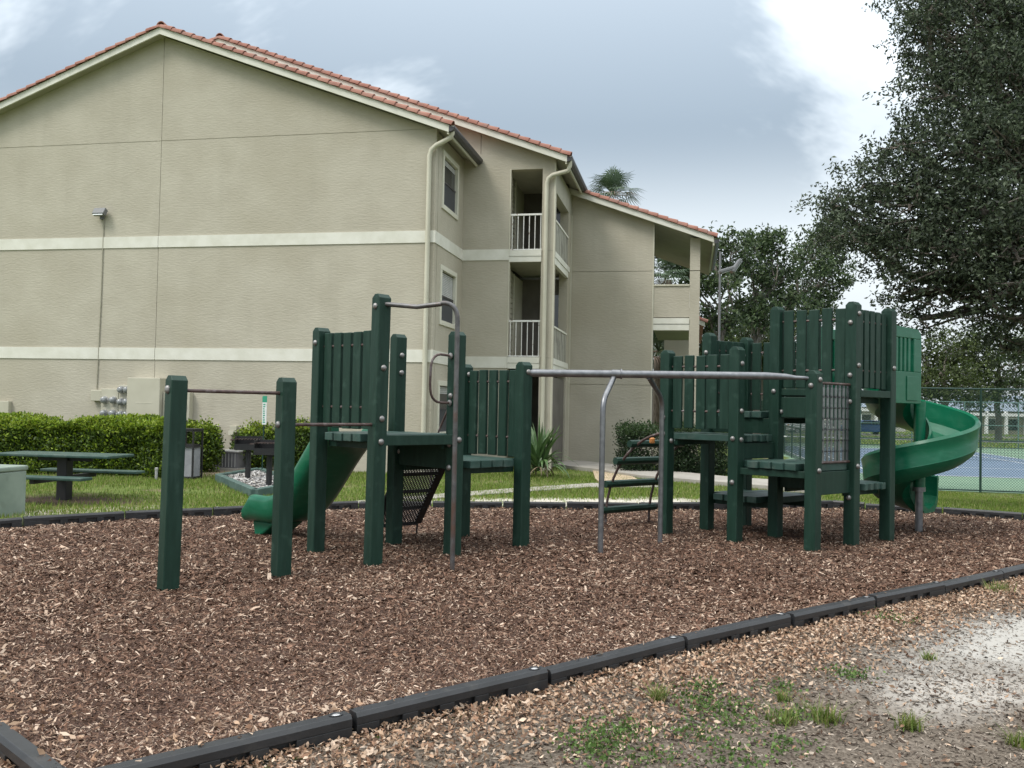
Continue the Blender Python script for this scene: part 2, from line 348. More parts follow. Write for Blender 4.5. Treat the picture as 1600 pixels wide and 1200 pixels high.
SAND = (.365, .35, .32)
M['lawn'] = ell_mat('lawn_soil', (.075, .105, .026), (.13, .165, .046), 3.0,
    [(1.7, 15.0, 1, .15, 3.4, .95, (.50, .465, .40), .35), (-6.0, 19.8, 1, -.3, 1.9, 1.2, (.24, .19, .14), .3), (-7.0, 13.9, 1, 0, 1.5, .7, (.075, .055, .04), .3),
     (-6.4, 12.6, 1, .8, 1.4, .3, (.40, .36, .29), .3)], third=(.16, .13, .08))
M['soil'] = ell_mat('front_soil', (.075, .060, .046), (.175, .147, .118), 55.0,
    [(3.95, 6.5, .80, .60, 1.75, .50, SAND, .42), (2.62, 5.12, .8, .6, .6, .26, (.36, .335, .30), .45)], third=(.20, .17, .14))
M['mulchbase'] = mat('mulch_base', (.028, .017, .014), (.135, .087, .067), 120, rough=.95, bump=.8, bscale=70, spec=.1, detail=8)

def gridmesh(name, xs, ys, zf, m, keep=None):
    X, Y = np.meshgrid(xs, ys); Z = zf(X.ravel(), Y.ravel()); V = np.stack([X.ravel(), Y.ravel(), Z], 1); nx = len(xs); F = []
    ok = np.ones(len(V), bool) if keep is None else keep(X.ravel(), Y.ravel())
    for j in range(len(ys)-1):
        for i in range(nx-1):
            q = (j*nx+i, j*nx+i+1, (j+1)*nx+i+1, (j+1)*nx+i)
            if ok[q[0]] and ok[q[1]] and ok[q[2]] and ok[q[3]]: F.append(q)
    me = bpy.data.meshes.new(name); me.from_pydata(V.tolist(), [], F)
    for p in me.polygons: p.use_smooth = True
    return tag(link(name, me, None, m), kind='structure')
xs = np.concatenate([[-2500, -600, -200, -80, -40, -25], np.arange(-16, 26, .6), [32, 45, 70, 120, 300, 800, 2500]])
ys = np.concatenate([[-2000, -400, -80, -20, -8], np.arange(-3, 40, .6), [45, 52, 60, 80, 120, 250, 700, 2500]])

# outline of the play area (edging centre line)
POLY = [(-1.70, 3.50), (-.75, 4.31), (.22, 5.09), (1.15, 5.87), (2.07, 6.56), (2.96, 7.22), (3.84, 7.89), (4.74, 8.58), (5.65, 9.30), (6.57, 10.05), (7.48, 10.85), (8.30, 11.72), (8.62, 12.85),
        (7.95, 13.72), (6.98, 14.28), (5.90, 14.72), (5.46, 14.98), (4.35, 14.62), (3.20, 14.30), (2.05, 14.08), (.89, 13.98), (-.11, 13.88), (-1.2, 13.72), (-2.30, 13.46), (-3.25, 12.93), (-4.15, 12.38), (-5.10, 11.74), (-6.0, 10.92), (-6.75, 10.0), (-7.05, 8.85),
        (-6.55, 7.85), (-5.64, 7.04), (-4.74, 6.23), (-3.83, 5.42), (-2.92, 4.61)]
NFRONT = 12
FRONT = POLY[:NFRONT+1]; PXY = np.array(POLY)
HOLLOWS = [(-2.5, 7.85, .5), (-1.75, 8.5, .45), (-3.05, 11.15, .55), (-.55, 8.7, .4), (6.35, 12.85, .6), (1.5, 10.2, .5), (-1.3, 11.2, .4)]
def mulch_z(X, Y):
    df = segdist(X, Y, FRONT+[]); dl = segdist(X, Y, POLY[30:]+POLY[:1])
    bank = np.maximum(.088*np.exp(-(df/.6)**2), .082*np.exp(-(dl/.55)**2))
    hol = sum(.022*np.exp(-((X-hx)**2+(Y-hy)**2)/(hr*hr)) for hx, hy, hr in HOLLOWS)      # worn places under bars, pole and slide ends
    return .018 + bank - hol + .016*(vnoise(X, Y, 1.7, 1)-.5) + .02*(vnoise(X, Y, 6.0, 2)-.5)
gridmesh('lawn_ground', xs, ys, lambda X, Y: ground_z(X, Y)-.08*(inpoly(X, Y, POLY) & (segdist(X, Y, POLY, True) > .62)), 'lawn')      # ground is dug out under the mulch
gx = np.arange(-7.3, 9.0, .06); gy = np.arange(3.3, 15.2, .06)
gridmesh('mulch_bed', gx, gy, mulch_z, 'mulchbase', keep=lambda X, Y: inpoly(X, Y, POLY) | (segdist(X, Y, POLY, True) < .04))

FRONTLINE = [(-9, 9.0)] + [tuple(q) for q in POLY[30:]] + POLY[:14]
SOILP = POLY[:13] + [(16, 13.5), (16, -3), (-14, -3), (-14, 8.6), (-7.6, 8.6)] + POLY[30:]
def soil_z(X, Y): return .010 + .022*(vnoise(X, Y, 1.3, 3)-.5)*.6 + .012*(vnoise(X, Y, 5, 4)-.5) + .012
gridmesh('bare_soil', np.arange(-9, 12, .14), np.arange(0.2, 12.5, .14), soil_z, 'soil', keep=lambda X, Y: inpoly(X, Y, SOILP))

# ---- mulch chips (loose stuff)
def scatter(n, xr, yr, dens):
    X = RNG.uniform(*xr, n); Y = RNG.uniform(*yr, n); return (lambda k: (X[k], Y[k]))(RNG.random(n) < dens(X, Y))
def chips(P, length, width, tilt, cols, taper=1.0, flat=False):
    n = len(P); yaw = RNG.uniform(0, 2*pi, n); tl = RNG.normal(size=n)*tilt; rl = RNG.normal(size=n)*tilt*1.3
    d = np.stack([np.cos(yaw)*np.cos(tl), np.sin(yaw)*np.cos(tl), np.sin(tl)], 1); s0 = np.stack([-np.sin(yaw), np.cos(yaw), np.zeros(n)], 1)
    u0 = np.cross(d, s0); s = s0*np.cos(rl)[:, None]+u0*np.sin(rl)[:, None]
    Lh = length[:, None]*.5; Wd = width[:, None]*.5; cv = np.cross(d, s)*(RNG.normal(size=(n, 1))*.12*length[:, None])
    a = P-d*Lh; c = P+d*Lh
    jw = RNG.uniform(.45, 1, (n, 4, 1))*taper
    if flat: return np.stack([a-s*Wd*jw[:, 0], c-s*Wd*jw[:, 1], c+s*Wd*jw[:, 2], a+s*Wd*jw[:, 3]], 1), cols
    V = np.stack([a-s*Wd*jw[:, 0], P-s*Wd+cv, c-s*Wd*jw[:, 1], c+s*Wd*jw[:, 2], P+s*Wd+cv, a+s*Wd*jw[:, 3]], 1)
    Q = np.concatenate([V[:, [0, 1, 4, 5]], V[:, [1, 2, 3, 4]]], 0); return Q, np.concatenate([cols, cols], 0)
def mulch_density(X, Y):
    d = np.hypot(X, Y); return np.clip((5.0/d)**1.3, .26, 1)*inpoly(X, Y, POLY)
X, Y = scatter(1500000, (-7.1, 8.7), (3.4, 15.0), mulch_density)
vis = np.abs(X) < Y*.72+1.2; X, Y = X[vis], Y[vis]; n = len(X)
big = RNG.random(n) < .02
ln = np.where(big, RNG.uniform(.035, .075, n), RNG.gamma(2.2, .0062, n)+.007)*np.clip(np.hypot(X, Y)/6.0, .8, 1.35)
wd = ln*RNG.uniform(.16, .46, n)*np.where(big, .55, 1)
df = segdist(X, Y, FRONT); db = segdist(X, Y, POLY[12:29]); dl = segdist(X, Y, POLY[30:]+POLY[:2])
dark = pick([(.056, .033, .023), (.082, .048, .034), (.112, .067, .048), (.142, .088, .064), (.172, .110, .081)], n, .22)
lite = pick([(.18, .125, .093), (.23, .166, .125), (.30, .225, .173), (.37, .29, .23), (.46, .38, .31)], n, .15)
pz = .27+.24*(vnoise(X, Y, .9, 8)-.5) + .35*np.exp(-(db/.45)**2) + .3*np.exp(-(dl/.5)**2)
cl = np.where((RNG.random(n) < pz)[:, None], lite, dark)
P = np.stack([X, Y, mulch_z(X, Y)+RNG.uniform(.0, .016, n)], 1)
cl = cl*np.array([1.06, 1.0, .95]); Qs, Cs = chips(P[~big], ln[~big], wd[~big], .36, cl[~big], flat=True); Q, C2 = chips(P[big], ln[big], wd[big], .3, cl[big]); Q = np.concatenate([Q, Qs]); C2 = np.concatenate([C2, Cs])
tag(fast('mulch_chips', Q, 4, 'chips', C2, kind='stuff'), 'loose brown wood mulch chips covering the play area', 'mulch')
# ---- dead leaves along the edging
def litter_density(X, Y):
    dfr = segdist(X, Y, POLY[30:]+FRONT); o = ~inpoly(X, Y, POLY)
    sand = np.hypot(((X-3.75)*.8+(Y-6.35)*.6)/2.0, (-(X-3.75)*.6+(Y-6.35)*.8)/.62)
    k = np.exp(-(dfr/.66)**2)*1.0 + .22*sms(vnoise(X, Y, 1.6, 5), .4, .75) + .035
    k = k*np.clip(sand-.35, .05, 1)
    return np.where(o, np.clip(k, 0, 1), 0)
X, Y = scatter(330000, (-2.6, 7.6), (2.6, 10.6), litter_density); n = len(X)
P = np.stack([X, Y, soil_z(X, Y)+RNG.uniform(.002, .028, n)], 1)
ln = RNG.uniform(.014, .040, n)
tan = [(.33, .215, .14), (.40, .275, .185), (.46, .335, .24), (.28, .165, .105), (.20, .125, .085), (.54, .42, .32), (.13, .08, .055)]
Q, C2 = chips(P, ln, ln*RNG.uniform(.40, .62, n), .5, pick(tan, n, .16), .32)
tag(fast('fallen_leaves', Q, 4, 'dryleaf', C2, kind='stuff'), 'dry tan fallen leaves drifted along the edging', 'leaves')
X, Y = scatter(60000, (-3.4, 8.6), (3.3, 15.2), lambda X, Y: inpoly(X, Y, POLY)*(np.exp(-(segdist(X, Y, POLY[30:]+POLY[:2])/.30)**2)*.9 + .35*np.exp(-(segdist(X, Y, POLY[13:24])/.35)**2) + .004)); n = len(X)
P = np.stack([X, Y, mulch_z(X, Y)+RNG.uniform(.012, .035, n)], 1); ln = RNG.uniform(.02, .05, n)
Q, C2 = chips(P, ln, ln*RNG.uniform(.40, .62, n), .5, pick(tan, n, .16), .32)
tag(fast('leaves_on_mulch', Q, 4, 'dryleaf', C2, kind='stuff'), 'dry leaves gathered on the mulch beside the edging', 'leaves')
# fine crumbs and twigs on the soil
X, Y = scatter(420000, (-2.6, 7.8), (2.4, 10.4), lambda X, Y: (~inpoly(X, Y, POLY))*.62*np.clip(np.hypot(((X-3.95)*.8+(Y-6.5)*.6)/1.75, (-(X-3.95)*.6+(Y-6.5)*.8)/.5), .35, 1)); n = len(X)
P = np.stack([X, Y, soil_z(X, Y)+RNG.uniform(.001, .008, n)], 1); ln = RNG.gamma(2.0, .006, n)+.005
Q, C2 = chips(P, ln, ln*RNG.uniform(.15, .55, n), .3, pick([(.05, .038, .03), (.08, .06, .048), (.12, .095, .075), (.18, .15, .12), (.30, .255, .21)], n, .2), flat=True)
tag(fast('soil_crumbs', Q, 4, 'chips', C2, kind='stuff'), 'small twigs and bark crumbs strewn on bare soil', 'debris')

# ---- grass
def blades(X, Y, zf, h, w, cols, lean=.45):
    n = len(X); yaw = RNG.uniform(0, 2*pi, n); hh = h*RNG.uniform(.55, 1.25, n); B = np.stack([X, Y, zf(X, Y)], 1)
    s = np.stack([-np.sin(yaw), np.cos(yaw), np.zeros(n)], 1)*(w*RNG.uniform(.7, 1.3, n))[:, None]
    ld = np.stack([np.cos(yaw), np.sin(yaw), np.zeros(n)], 1)*(hh*np.abs(RNG.normal(size=n))*lean)[:, None]
    return np.stack([B-s, B+s, B+ld+np.array([0, 0, 1])*hh[:, None]], 1), cols
gc = [(.095, .165, .02), (.125, .205, .026), (.16, .24, .033), (.20, .25, .055), (.28, .265, .11)]
def lawn_d(X, Y):
    uu = X*UA[0]+Y*UA[1]; vv = X*VA[0]+Y*VA[1]; a = (X-P0[0])*UA[0]+(Y-P0[1])*UA[1]; b = (X-P0[0])*VA[0]+(Y-P0[1])*VA[1]
    ok = ~inpoly(X, Y, POLY) & ~inpoly(X, Y, SOILP) & (vv < 26.2) & ~((b > -1.0) & (a < -3))
    k = np.clip(vnoise(X, Y, .7, 21)*1.5-.05, .15, 1)
    sand = np.hypot((X-1.7)/3.0, (Y-15.0)/.95); k = k*np.clip((sand-.45)*1.3+.5*(vnoise(X, Y, 2.3, 77)-.5), .03, 1)
    sand = np.hypot((X+6.0)/1.9, (Y-19.8)/1.3); k = k*np.clip(sand-.3, .05, 1)
    sand = np.hypot((X+7.0)/1.4, (Y-13.9)/.6); k = k*np.clip(sand-.3, .12, 1)
    return ok*k
X, Y = scatter(520000, (-12, 16), (10.5, 27), lawn_d)
vis = (np.abs(X) < Y*.66+1.0); X, Y = X[vis], Y[vis]
V, C2 = blades(X, Y, ground_z, .062, .0065, pick(gc, len(X), .16))
tag(fast('lawn_grass', V, 3, 'grass', C2, kind='stuff'), 'mown green lawn grass between edging and building', 'grass')
X, Y = scatter(26000, (-40, 60), (58, 100), lambda X, Y: ((X*VA[0]+Y*VA[1]) > 62)*1.0)
V, C2 = blades(X, Y, ground_z, .16, .05, pick(gc[:4], len(X), .16))
tag(fast('far_lawn_grass', V, 3, 'grass', C2, kind='stuff'), 'green grass strip beyond the tennis court', 'grass')
# weed clumps in the leaf litter
def weed(px, py, r, n, h, kind, k):
    c = GP(px, py, .02); X = c[0]+RNG.normal(size=n)*r; Y = c[1]+RNG.normal(size=n)*r
    if kind == 'blade':
        X = c[0]+RNG.normal(size=n)*r*.45; Y = c[1]+RNG.normal(size=n)*r*.45
        V, C2 = blades(X, Y, soil_z, h, .004, pick([(.12, .17, .03), (.15, .20, .04), (.10, .15, .03), (.22, .21, .09)], n, .15), lean=.9)
        V = np.concatenate([V, V[:, 2:3]*.999+V[:, 0:1]*.001], 1)
    else:
        P = np.stack([X, Y, soil_z(X, Y)+RNG.uniform(.008, h, n)], 1); V = leaf_quads(P, RNG.uniform(.014, .026, n), .75, up=.5)
        C2 = pick([(.07, .13, .03), (.10, .17, .04), (.13, .20, .06), (.06, .10, .03)], n, .18)
    WEEDS[kind].append((V, C2))
WEEDS = {'blade': [], 'w': []}
for k, (px, py, r, n, h, kd) in enumerate([(1028, 1098, .05, 90, .10, 'blade'), (1100, 1078, .06, 120, .04, 'w'), (1085, 1095, .09, 160, .04, 'w'), (1110, 1113, .09, 190, .04, 'w'), (1155, 1135, .09, 170, .04, 'w'),
        (965, 1150, .10, 260, .045, 'w'), (925, 1170, .09, 240, .05, 'w'), (945, 1185, .09, 160, .04, 'w'), (1085, 1155, .08, 150, .04, 'w'), (1150, 1190, .10, 190, .04, 'w'), (1230, 1170, .07, 120, .04, 'w'),
        (1225, 1130, .08, 110, .08, 'blade'), (1290, 1128, .08, 130, .09, 'blade'), (1250, 1122, .07, 110, .03, 'w'), (1330, 1060, .07, 170, .05, 'w'), (1420, 1140, .06, 120, .08, 'blade'), (1400, 970, .09, 110, .04, 'w'),
        (1560, 925, .10, 110, .10, 'blade'), (1220, 1080, .06, 90, .04, 'w'), (1225, 1095, .05, 60, .06, 'blade'), (1035, 1190, .06, 100, .04, 'w'), (1450, 1030, .05, 50, .05, 'blade'), (1160, 1105, .05, 60, .03, 'w'), (1590, 1165, .06, 80, .08, 'blade')]):
    weed(px, py, r, n, h, kd, k)
for kd, nm, lb, ct in (('w', 'weeds', 'low green broad-leaved weeds scattered in the leaf litter', 'weeds'), ('blade', 'grass_tufts', 'small upright grass tufts scattered on the bare soil', 'grass')):
    tag(fast(nm, np.concatenate([q[0] for q in WEEDS[kd]]), 4, 'grass', np.concatenate([q[1] for q in WEEDS[kd]]), kind='stuff'), lb, ct)
def twig(px1, py1, px2, py2, r, label, m='bark'):
    a = GP(px1, py1, .035); b = GP(px2, py2, .04); mid = (a+b)/2+np.array([.01, .02, .008])
    single('twig', MB().tube([a, mid, b], [r, r*.9, r*.6], 6), m, (a[0], a[1], .03), label, 'twig')
twig(795, 1178, 842, 1160, .007, 'dark stick lying in leaf litter near the bottom edge')
twig(1050, 1125, 1100, 1132, .006, 'thin stick lying below the weed clumps')
twig(1345, 1085, 1362, 1097, .007, 'short dark stick beside the sandy patch')

# ================================================================== PLASTIC EDGING
def edging_mesh():
    b = MB(); Lh = .61
    pr = [(-.052, .02), (-.052, .118), (-.040, .132), (.040, .132), (.052, .118), (.052, .02)]
    b.prism([(-Lh+.012, y, z) for y, z in [(-.052, .088), (-.052, .128), (-.036, .150), (.036, .150), (.052, .128), (.052, .088)]], (2*Lh-.024, 0, 0))
    b.box((-Lh+.03, -.022, -.06), (Lh-.03, .022, .0885))
    xs_ = [-.598, -.47, -.34, -.21, -.08, .05, .18, .31, .44, .598]
    for x0, x1 in ((-.598, -.475), (-.345, -.255), (-.125, -.035), (.095, .185), (.315, .598)):
        b.box((x0, -.0515, -.06), (x1, .0515, .0875))
    b.box((-Lh+.012, -.0505, -.06), (Lh-.012, .0505, .022))
    b.lathe((.535, 0, .1495), (0, 0, 1), [(.034, 0), (.036, .006), (.026, .006), (.022, -.004)], 14)
    return b.mesh('edging_body')
ME_ED = edging_mesh(); ME_ED.materials.append(M['border'])
ME_CAP = MB().lathe((0, 0, 0), (0, 0, 1), [(.021, 0), (.021, .004), (.012, .008)], 12).mesh('stake_cap'); ME_CAP.materials.append(M['stake'])
def edging(i, a, b, label, group):
    a = np.array(a); b = np.array(b); d = b-a; ln = hypot(*d); mid = (a+b)/2; rz = atan2(d[1], d[0])
    zz = float(ground_z(np.array([mid[0]]), np.array([mid[1]]))[0])
    ob = link('edging_timber', ME_ED, None, None, (mid[0], mid[1], zz+random.uniform(-.014, .004)), rz+random.uniform(-.012, .012), bevel=.006); ob.rotation_euler[1] = random.uniform(-.008, .008); ob.rotation_euler[0] = random.uniform(-.03, .03)
    ob.scale = (ln/1.225, .88, .93); tag(ob, label, 'edging', group)
    c = link('stake_cap', ME_CAP, ob, None, (.535, 0, .146)); return ob
def ordn(k): return ORD[k]
for i in range(len(POLY)):
    a, b = POLY[i], POLY[(i+1) % len(POLY)]
    if 30 <= i <= 32: continue          # outside the picture
    if i < 13: lab, gr = 'black plastic edging timber, %s from the left along the near edge' % ordn(i), 'near edge edging'
    elif i < 16: lab, gr = 'black plastic edging timber, %s from the right along the lawn behind the spiral slide' % ordn(i-13), 'edging behind the spiral slide'
    elif i < 23: lab, gr = 'black plastic edging timber, %s from the right along the straight far edge' % ordn(i-16), 'far edge edging'
    elif i < 30: lab, gr = 'black plastic edging timber, %s from the slide along the picnic lawn' % ordn(i-23), 'edging by the picnic lawn'
    elif i == 33: lab, gr = 'black plastic edging timber cut off by the left picture edge', 'left edge edging'
    else: lab, gr = 'black plastic edging timber in the bottom left corner', 'left edge edging'
    edging(i, a, b, lab, gr)

# a few leaves and chips lying on top of the edging
PL = []
for i in range(9):
    a, b = np.array(POLY[i]), np.array(POLY[i+1]); k = RNG.integers(3, 9)
    for q in range(k): t = RNG.random(); c = a+(b-a)*t; nrm = np.array([-(b-a)[1], (b-a)[0]])/hypot(*(b-a)); c = c+nrm*RNG.normal()*.02; PL.append((c[0], c[1], .152))
PL = np.array(PL); n = len(PL); ln = RNG.uniform(.012, .035, n); Q, C2 = chips(PL, ln, ln*RNG.uniform(.3, .55, n), .12, pick(tan, n, .16), .5)
tag(fast('leaves_on_edging', Q, 4, 'dryleaf', C2, kind='stuff'), 'bits of dry leaf lying on top of the near edging', 'leaves')

# ================================================================== APARTMENT BUILDING
def B(a, b, z): return P0 + UA*a + VA*b + ZA*z
BLD = thing('apartment_building', P0, 'beige stucco three storey apartment building with red barrel tile roof', 'building')
def bb(mb, a0, a1, b0, b1, z0, z1): return mb.boxf(P0, UA, VA, ZA, (a0, b0, z0), (a1, b1, z1))
def bpart(name, boxes, m, parent=BLD, bevel=0, label=None):
    mb = MB()
    for q in boxes: bb(mb, *q)
    return part(name, mb, m, parent, bevel=bevel, label=label)
SL1, SL2, SL3 = .370, .370, .362
def r1(a): return 10.60 - SL1*abs(a+7.05)          # underside of rake boards
def r2(a): return 7.80 + SL2*(2.71-a) if a > -6.95 else 7.80 + SL2*(2.71+6.95) - SL2*(-6.95-a)
def r3(a): return 6.31 + SL3*(6.42-a)
def poly_wall(pts, b0, th, m='stucco', name='wall', label=None):
    mb = MB(); mb.prism([B(a, b0, z) for a, z in pts], VA*th); return part(name, mb, m, BLD, label=label)
J = .007
# gable end wall in four stucco fields, joints recessed to the backing
zj, aj = 8.04, -7.10
poly_wall([(-14.1, 0), (aj-J, 0), (aj-J, zj-J), (-14.1, zj-J)], 0, .2)
poly_wall([(aj+J, 0), (0, 0), (0, zj-.04), (aj+J, zj-J)][:2]+[(0, r1(0)+.06), (-.13, zj-J), (aj+J, zj-J)], 0, .2)
poly_wall([(-14.1, zj+J), (aj-J, zj+J), (aj-J, r1(aj)+.06), (-14.1, r1(-14.1)+.06 if r1(-14.1) > zj else zj+.06)], 0, .2)
poly_wall([(aj+J, zj+J), (-.19, zj+J), (aj+J, r1(aj+J)+.06)], 0, .2)
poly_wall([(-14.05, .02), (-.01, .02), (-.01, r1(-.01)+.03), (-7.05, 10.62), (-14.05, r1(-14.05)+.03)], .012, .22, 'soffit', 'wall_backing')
# string courses
for z0, z1 in ((2.60, 2.89), (5.38, 5.66)):
    bpart('string_course', [(-14.1, aj-J, -.022, 0, z0, z1)], 'trim'); bpart('string_course', [(aj+J, .022, -.022, -.001, z0, z1)], 'trim')
    bpart('string_course', [(.001, .022, 0, 2.53, z0, z1)], 'trim')
    bpart('string_course', [(.023, 1.245, 2.528, 2.549, z0, z1)], 'trim')
# return wall with three windows
wz = [(6.30, 7.70), (3.53, 4.96), (.86, 2.20)]; w0, w1 = .50, 1.96
rw = MB(); zs = [0] + [q for p in sorted(wz) for q in p] + [8.06]
bb(rw, -.24, 0, .232, w0, .02, 8.0); bb(rw, -.24, 0, w1, 2.55, .02, 8.0)
for k in range(0, 8, 2): bb(rw, -.24, 0, w0, w1, max(zs[k], .02), min(zs[k+1], 8.0))
part('wall', rw, 'stucco', BLD)
def window(z0, z1, blind_to, lab):
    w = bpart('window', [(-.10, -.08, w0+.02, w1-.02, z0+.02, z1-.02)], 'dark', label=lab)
    f = .115
    bpart('window_frame', [(-.06, .035, w0, w1, z0, z0+f), (-.06, .035, w0, w1, z1-f, z1), (-.06, .035, w0, w0+f, z0+f, z1-f), (-.06, .035, w1-f, w1, z0+f, z1-f)], 'frame', w, bevel=.006)
    zm = (z0+z1)/2
    bpart('pane', [(-.055, -.05, w0+f, w1-f, zm+.02, z1-f)], 'glass', w)
    bpart('insect_screen', [(-.042, -.036, w0+f, w1-f, z0+f, zm-.02)], 'screen', w)
    bpart('meeting_rail', [(-.05, -.02, w0+f, w1-f, zm-.02, zm+.02)], 'gutter', w)
    k = 0; z = z1-f-.03
    while z > blind_to:
        bpart('blind_slat', [(-.048, -.0455, w0+f+.03, w1-f-.03, z-.036, z)], 'blind', w); z -= .042
window(*wz[0], 7.45, 'top floor window'); window(*wz[1], 4.28, 'middle window with white blind half lowered'); window(*wz[2], 1.9, 'ground floor window')
# recessed front wall and balcony column
poly_wall([(0, 0.02), (1.25, .02), (1.25, 7.72), (2.08, 7.72), (2.08, .02), (2.41, .02), (2.41, r2(2.41)+.05), (.44+J, r2(.44)+.05), (.44+J, 8.15), (.44-J, 8.15), (.44-J, r2(.44)+.05), (0, r2(0)+.05)], 2.55, .24)
poly_wall([(-13, 8.3), (-.001, 7.8), (-.001, r2(0)+.05), (-6.95, r2(-6.95)+.04), (-13, r2(-13)+.04)], 2.551, .24)
bpart('corner_trim', [(2.385, 2.425, 2.535, 2.575, .02, 7.86)], 'trim2'); bpart('corner_trim', [(1.235, 1.262, 2.535, 2.56, 2.9, 7.73)], 'trim2')
bpart('wall_joint', [(2.09, 2.40, 2.546, 2.552, 5.60, 5.625), (2.09, 2.40, 2.546, 2.552, 2.86, 2.885)], 'soffit')
# balconies
for zf in (2.61, 5.35):
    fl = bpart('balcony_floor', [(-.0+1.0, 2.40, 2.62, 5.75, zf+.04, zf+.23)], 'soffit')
    bpart('balcony_fascia', [(1.252, 2.085, 2.515, 2.60, zf+.125, zf+.275)], 'trim'); bpart('balcony_fascia', [(1.252, 2.085, 2.528, 2.60, zf-.02, zf+.12)], 'trim')
    bpart('balcony_fascia', [(2.33, 2.44, 2.60, 5.30, zf+.105, zf+.255)], 'trim'); bpart('balcony_fascia', [(2.33, 2.425, 2.60, 5.10, zf-.07, zf+.10)], 'trim')
    rl = bpart('balcony_railing', [(1.262, 2.08, 2.56, 2.60, zf+1.18, zf+1.225)], 'rail')
    bpart('bottom_rail', [(1.262, 2.08, 2.565, 2.595, zf+.29, zf+.315)], 'rail', rl)
    for k in range(6): bpart('baluster', [(1.30+k*.148, 1.318+k*.148, 2.571, 2.589, zf+.315, zf+1.18)], 'rail', rl)
    sr = bpart('balcony_railing', [(2.36, 2.42, 2.80, 5.10, zf+1.05, zf+1.10)], 'trim')
    for k in range(15): bpart('railing_board', [(2.375+.006*(k % 2), 2.40+.006*(k % 2), 2.795+k*.154, 2.795+k*.154+.148, zf+.25, zf+1.04)], 'oldwood', sr)
    # recess interior: lap siding, glazed door wall, ceiling
    si = bpart('side_wall', [(1.02, 1.10, 2.79, 5.2, zf+.23, zf+2.6)], 'siding')
    for k in range(17): mb = MB(); mb.prism([B(1.10, 2.80, zf+.24+k*.14), B(1.135, 2.80, zf+.24+k*.14), B(1.11, 2.80, zf+.378+k*.14), B(1.10, 2.80, zf+.378+k*.14)], VA*.95); part('siding_board', mb, 'siding', si)
    bpart('corner_trim', [(1.10, 1.145, 3.751, 3.83, zf+.24, zf+2.6)], 'trim2')
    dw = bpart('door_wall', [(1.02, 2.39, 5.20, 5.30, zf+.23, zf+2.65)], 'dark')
    bpart('door_frame', [(1.62, 1.70, 5.16, 5.199, zf+.24, zf+2.2)], 'siding', dw); bpart('door_glass', [(1.72, 2.36, 5.18, 5.199, zf+.28, zf+2.2)], 'glass', dw)
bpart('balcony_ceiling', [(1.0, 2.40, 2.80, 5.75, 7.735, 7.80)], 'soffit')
gs = bpart('side_wall', [(1.02, 1.10, 2.79, 5.2, .02, 2.60)], 'siding')
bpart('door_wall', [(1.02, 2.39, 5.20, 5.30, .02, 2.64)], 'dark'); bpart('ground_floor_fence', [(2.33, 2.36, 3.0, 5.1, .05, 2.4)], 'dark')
# pier and wall on the right of the balconies, beam over it
bpart('wall', [(2.17, 2.41, 5.10, 5.785, .02, 7.15)], 'stucco'); bpart('corner_trim', [(2.405, 2.43, 5.70, 5.784, .02, 7.2)], 'trim2')
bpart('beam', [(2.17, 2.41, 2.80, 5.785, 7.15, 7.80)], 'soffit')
# front wall of right wing, column, open landing
poly_wall([(2.41, .02), (4.78, .02), (4.78, 2.30-J), (2.41, 2.30-J)], 5.79, .30)
poly_wall([(2.41, 2.30+J), (4.78, 2.30+J), (4.78, 5.56-J), (2.41, 5.56-J)], 5.79, .30)
poly_wall([(2.41, 5.56+J), (4.78, 5.56+J), (4.78, r3(4.78)+.05), (2.41, r3(2.41)+.05)], 5.79, .30)
bpart('wall_backing', [(2.42, 4.77, 5.81, 6.05, .05, 6.8)], 'soffit'); bpart('corner_trim', [(4.755, 4.795, 5.775, 5.80, .02, r3(4.8)-.02)], 'trim2')
cm = MB()
for z0, z1 in ((.02, 2.29), (2.31, 5.55), (5.57, r3(5.94))): bb(cm, 5.80, 6.08, 5.79, 6.09, z0, z1)
part('column', cm, 'stucco', BLD)
bpart('column', [(5.80, 6.08, 9.6, 9.9, .02, r3(5.94))], 'stucco')
bpart('wall', [(4.797, 5.798, 5.80, 6.00, 4.24, 5.13)], 'stucco'); bpart('wall_cap', [(4.797, 5.798, 5.77, 6.03, 5.13, 5.175)], 'trim2')
bpart('balcony_fascia', [(4.797, 5.798, 5.765, 6.00, 4.05, 4.215)], 'trim'); bpart('balcony_fascia', [(4.797, 5.798, 5.778, 6.00, 3.87, 4.035)], 'trim')
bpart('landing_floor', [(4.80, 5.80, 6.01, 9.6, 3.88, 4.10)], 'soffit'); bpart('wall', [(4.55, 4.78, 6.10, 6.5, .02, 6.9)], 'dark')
bpart('wall', [(5.10, 5.80, 9.62, 9.8, .02, 3.12)], 'stucco'); bpart('wall_cap', [(5.08, 5.80, 9.58, 9.84, 3.12, 3.17)], 'trim2')
bpart('wall', [(2.42, 4.55, 9.6, 9.8, .02, 6.9)], 'stucco'); bpart('wall', [(4.80, 5.79, 5.83, 6.0, .02, 1.1)], 'stucco')
# closing walls out of sight
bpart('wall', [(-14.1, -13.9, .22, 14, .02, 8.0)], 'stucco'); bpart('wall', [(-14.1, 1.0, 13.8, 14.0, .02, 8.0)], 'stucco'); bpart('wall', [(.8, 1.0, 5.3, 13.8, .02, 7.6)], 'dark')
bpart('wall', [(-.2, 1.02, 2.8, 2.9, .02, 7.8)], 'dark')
bpart('wall_light', [(4.62, 4.72, 5.70, 5.788, .9, 1.0)], 'trim')

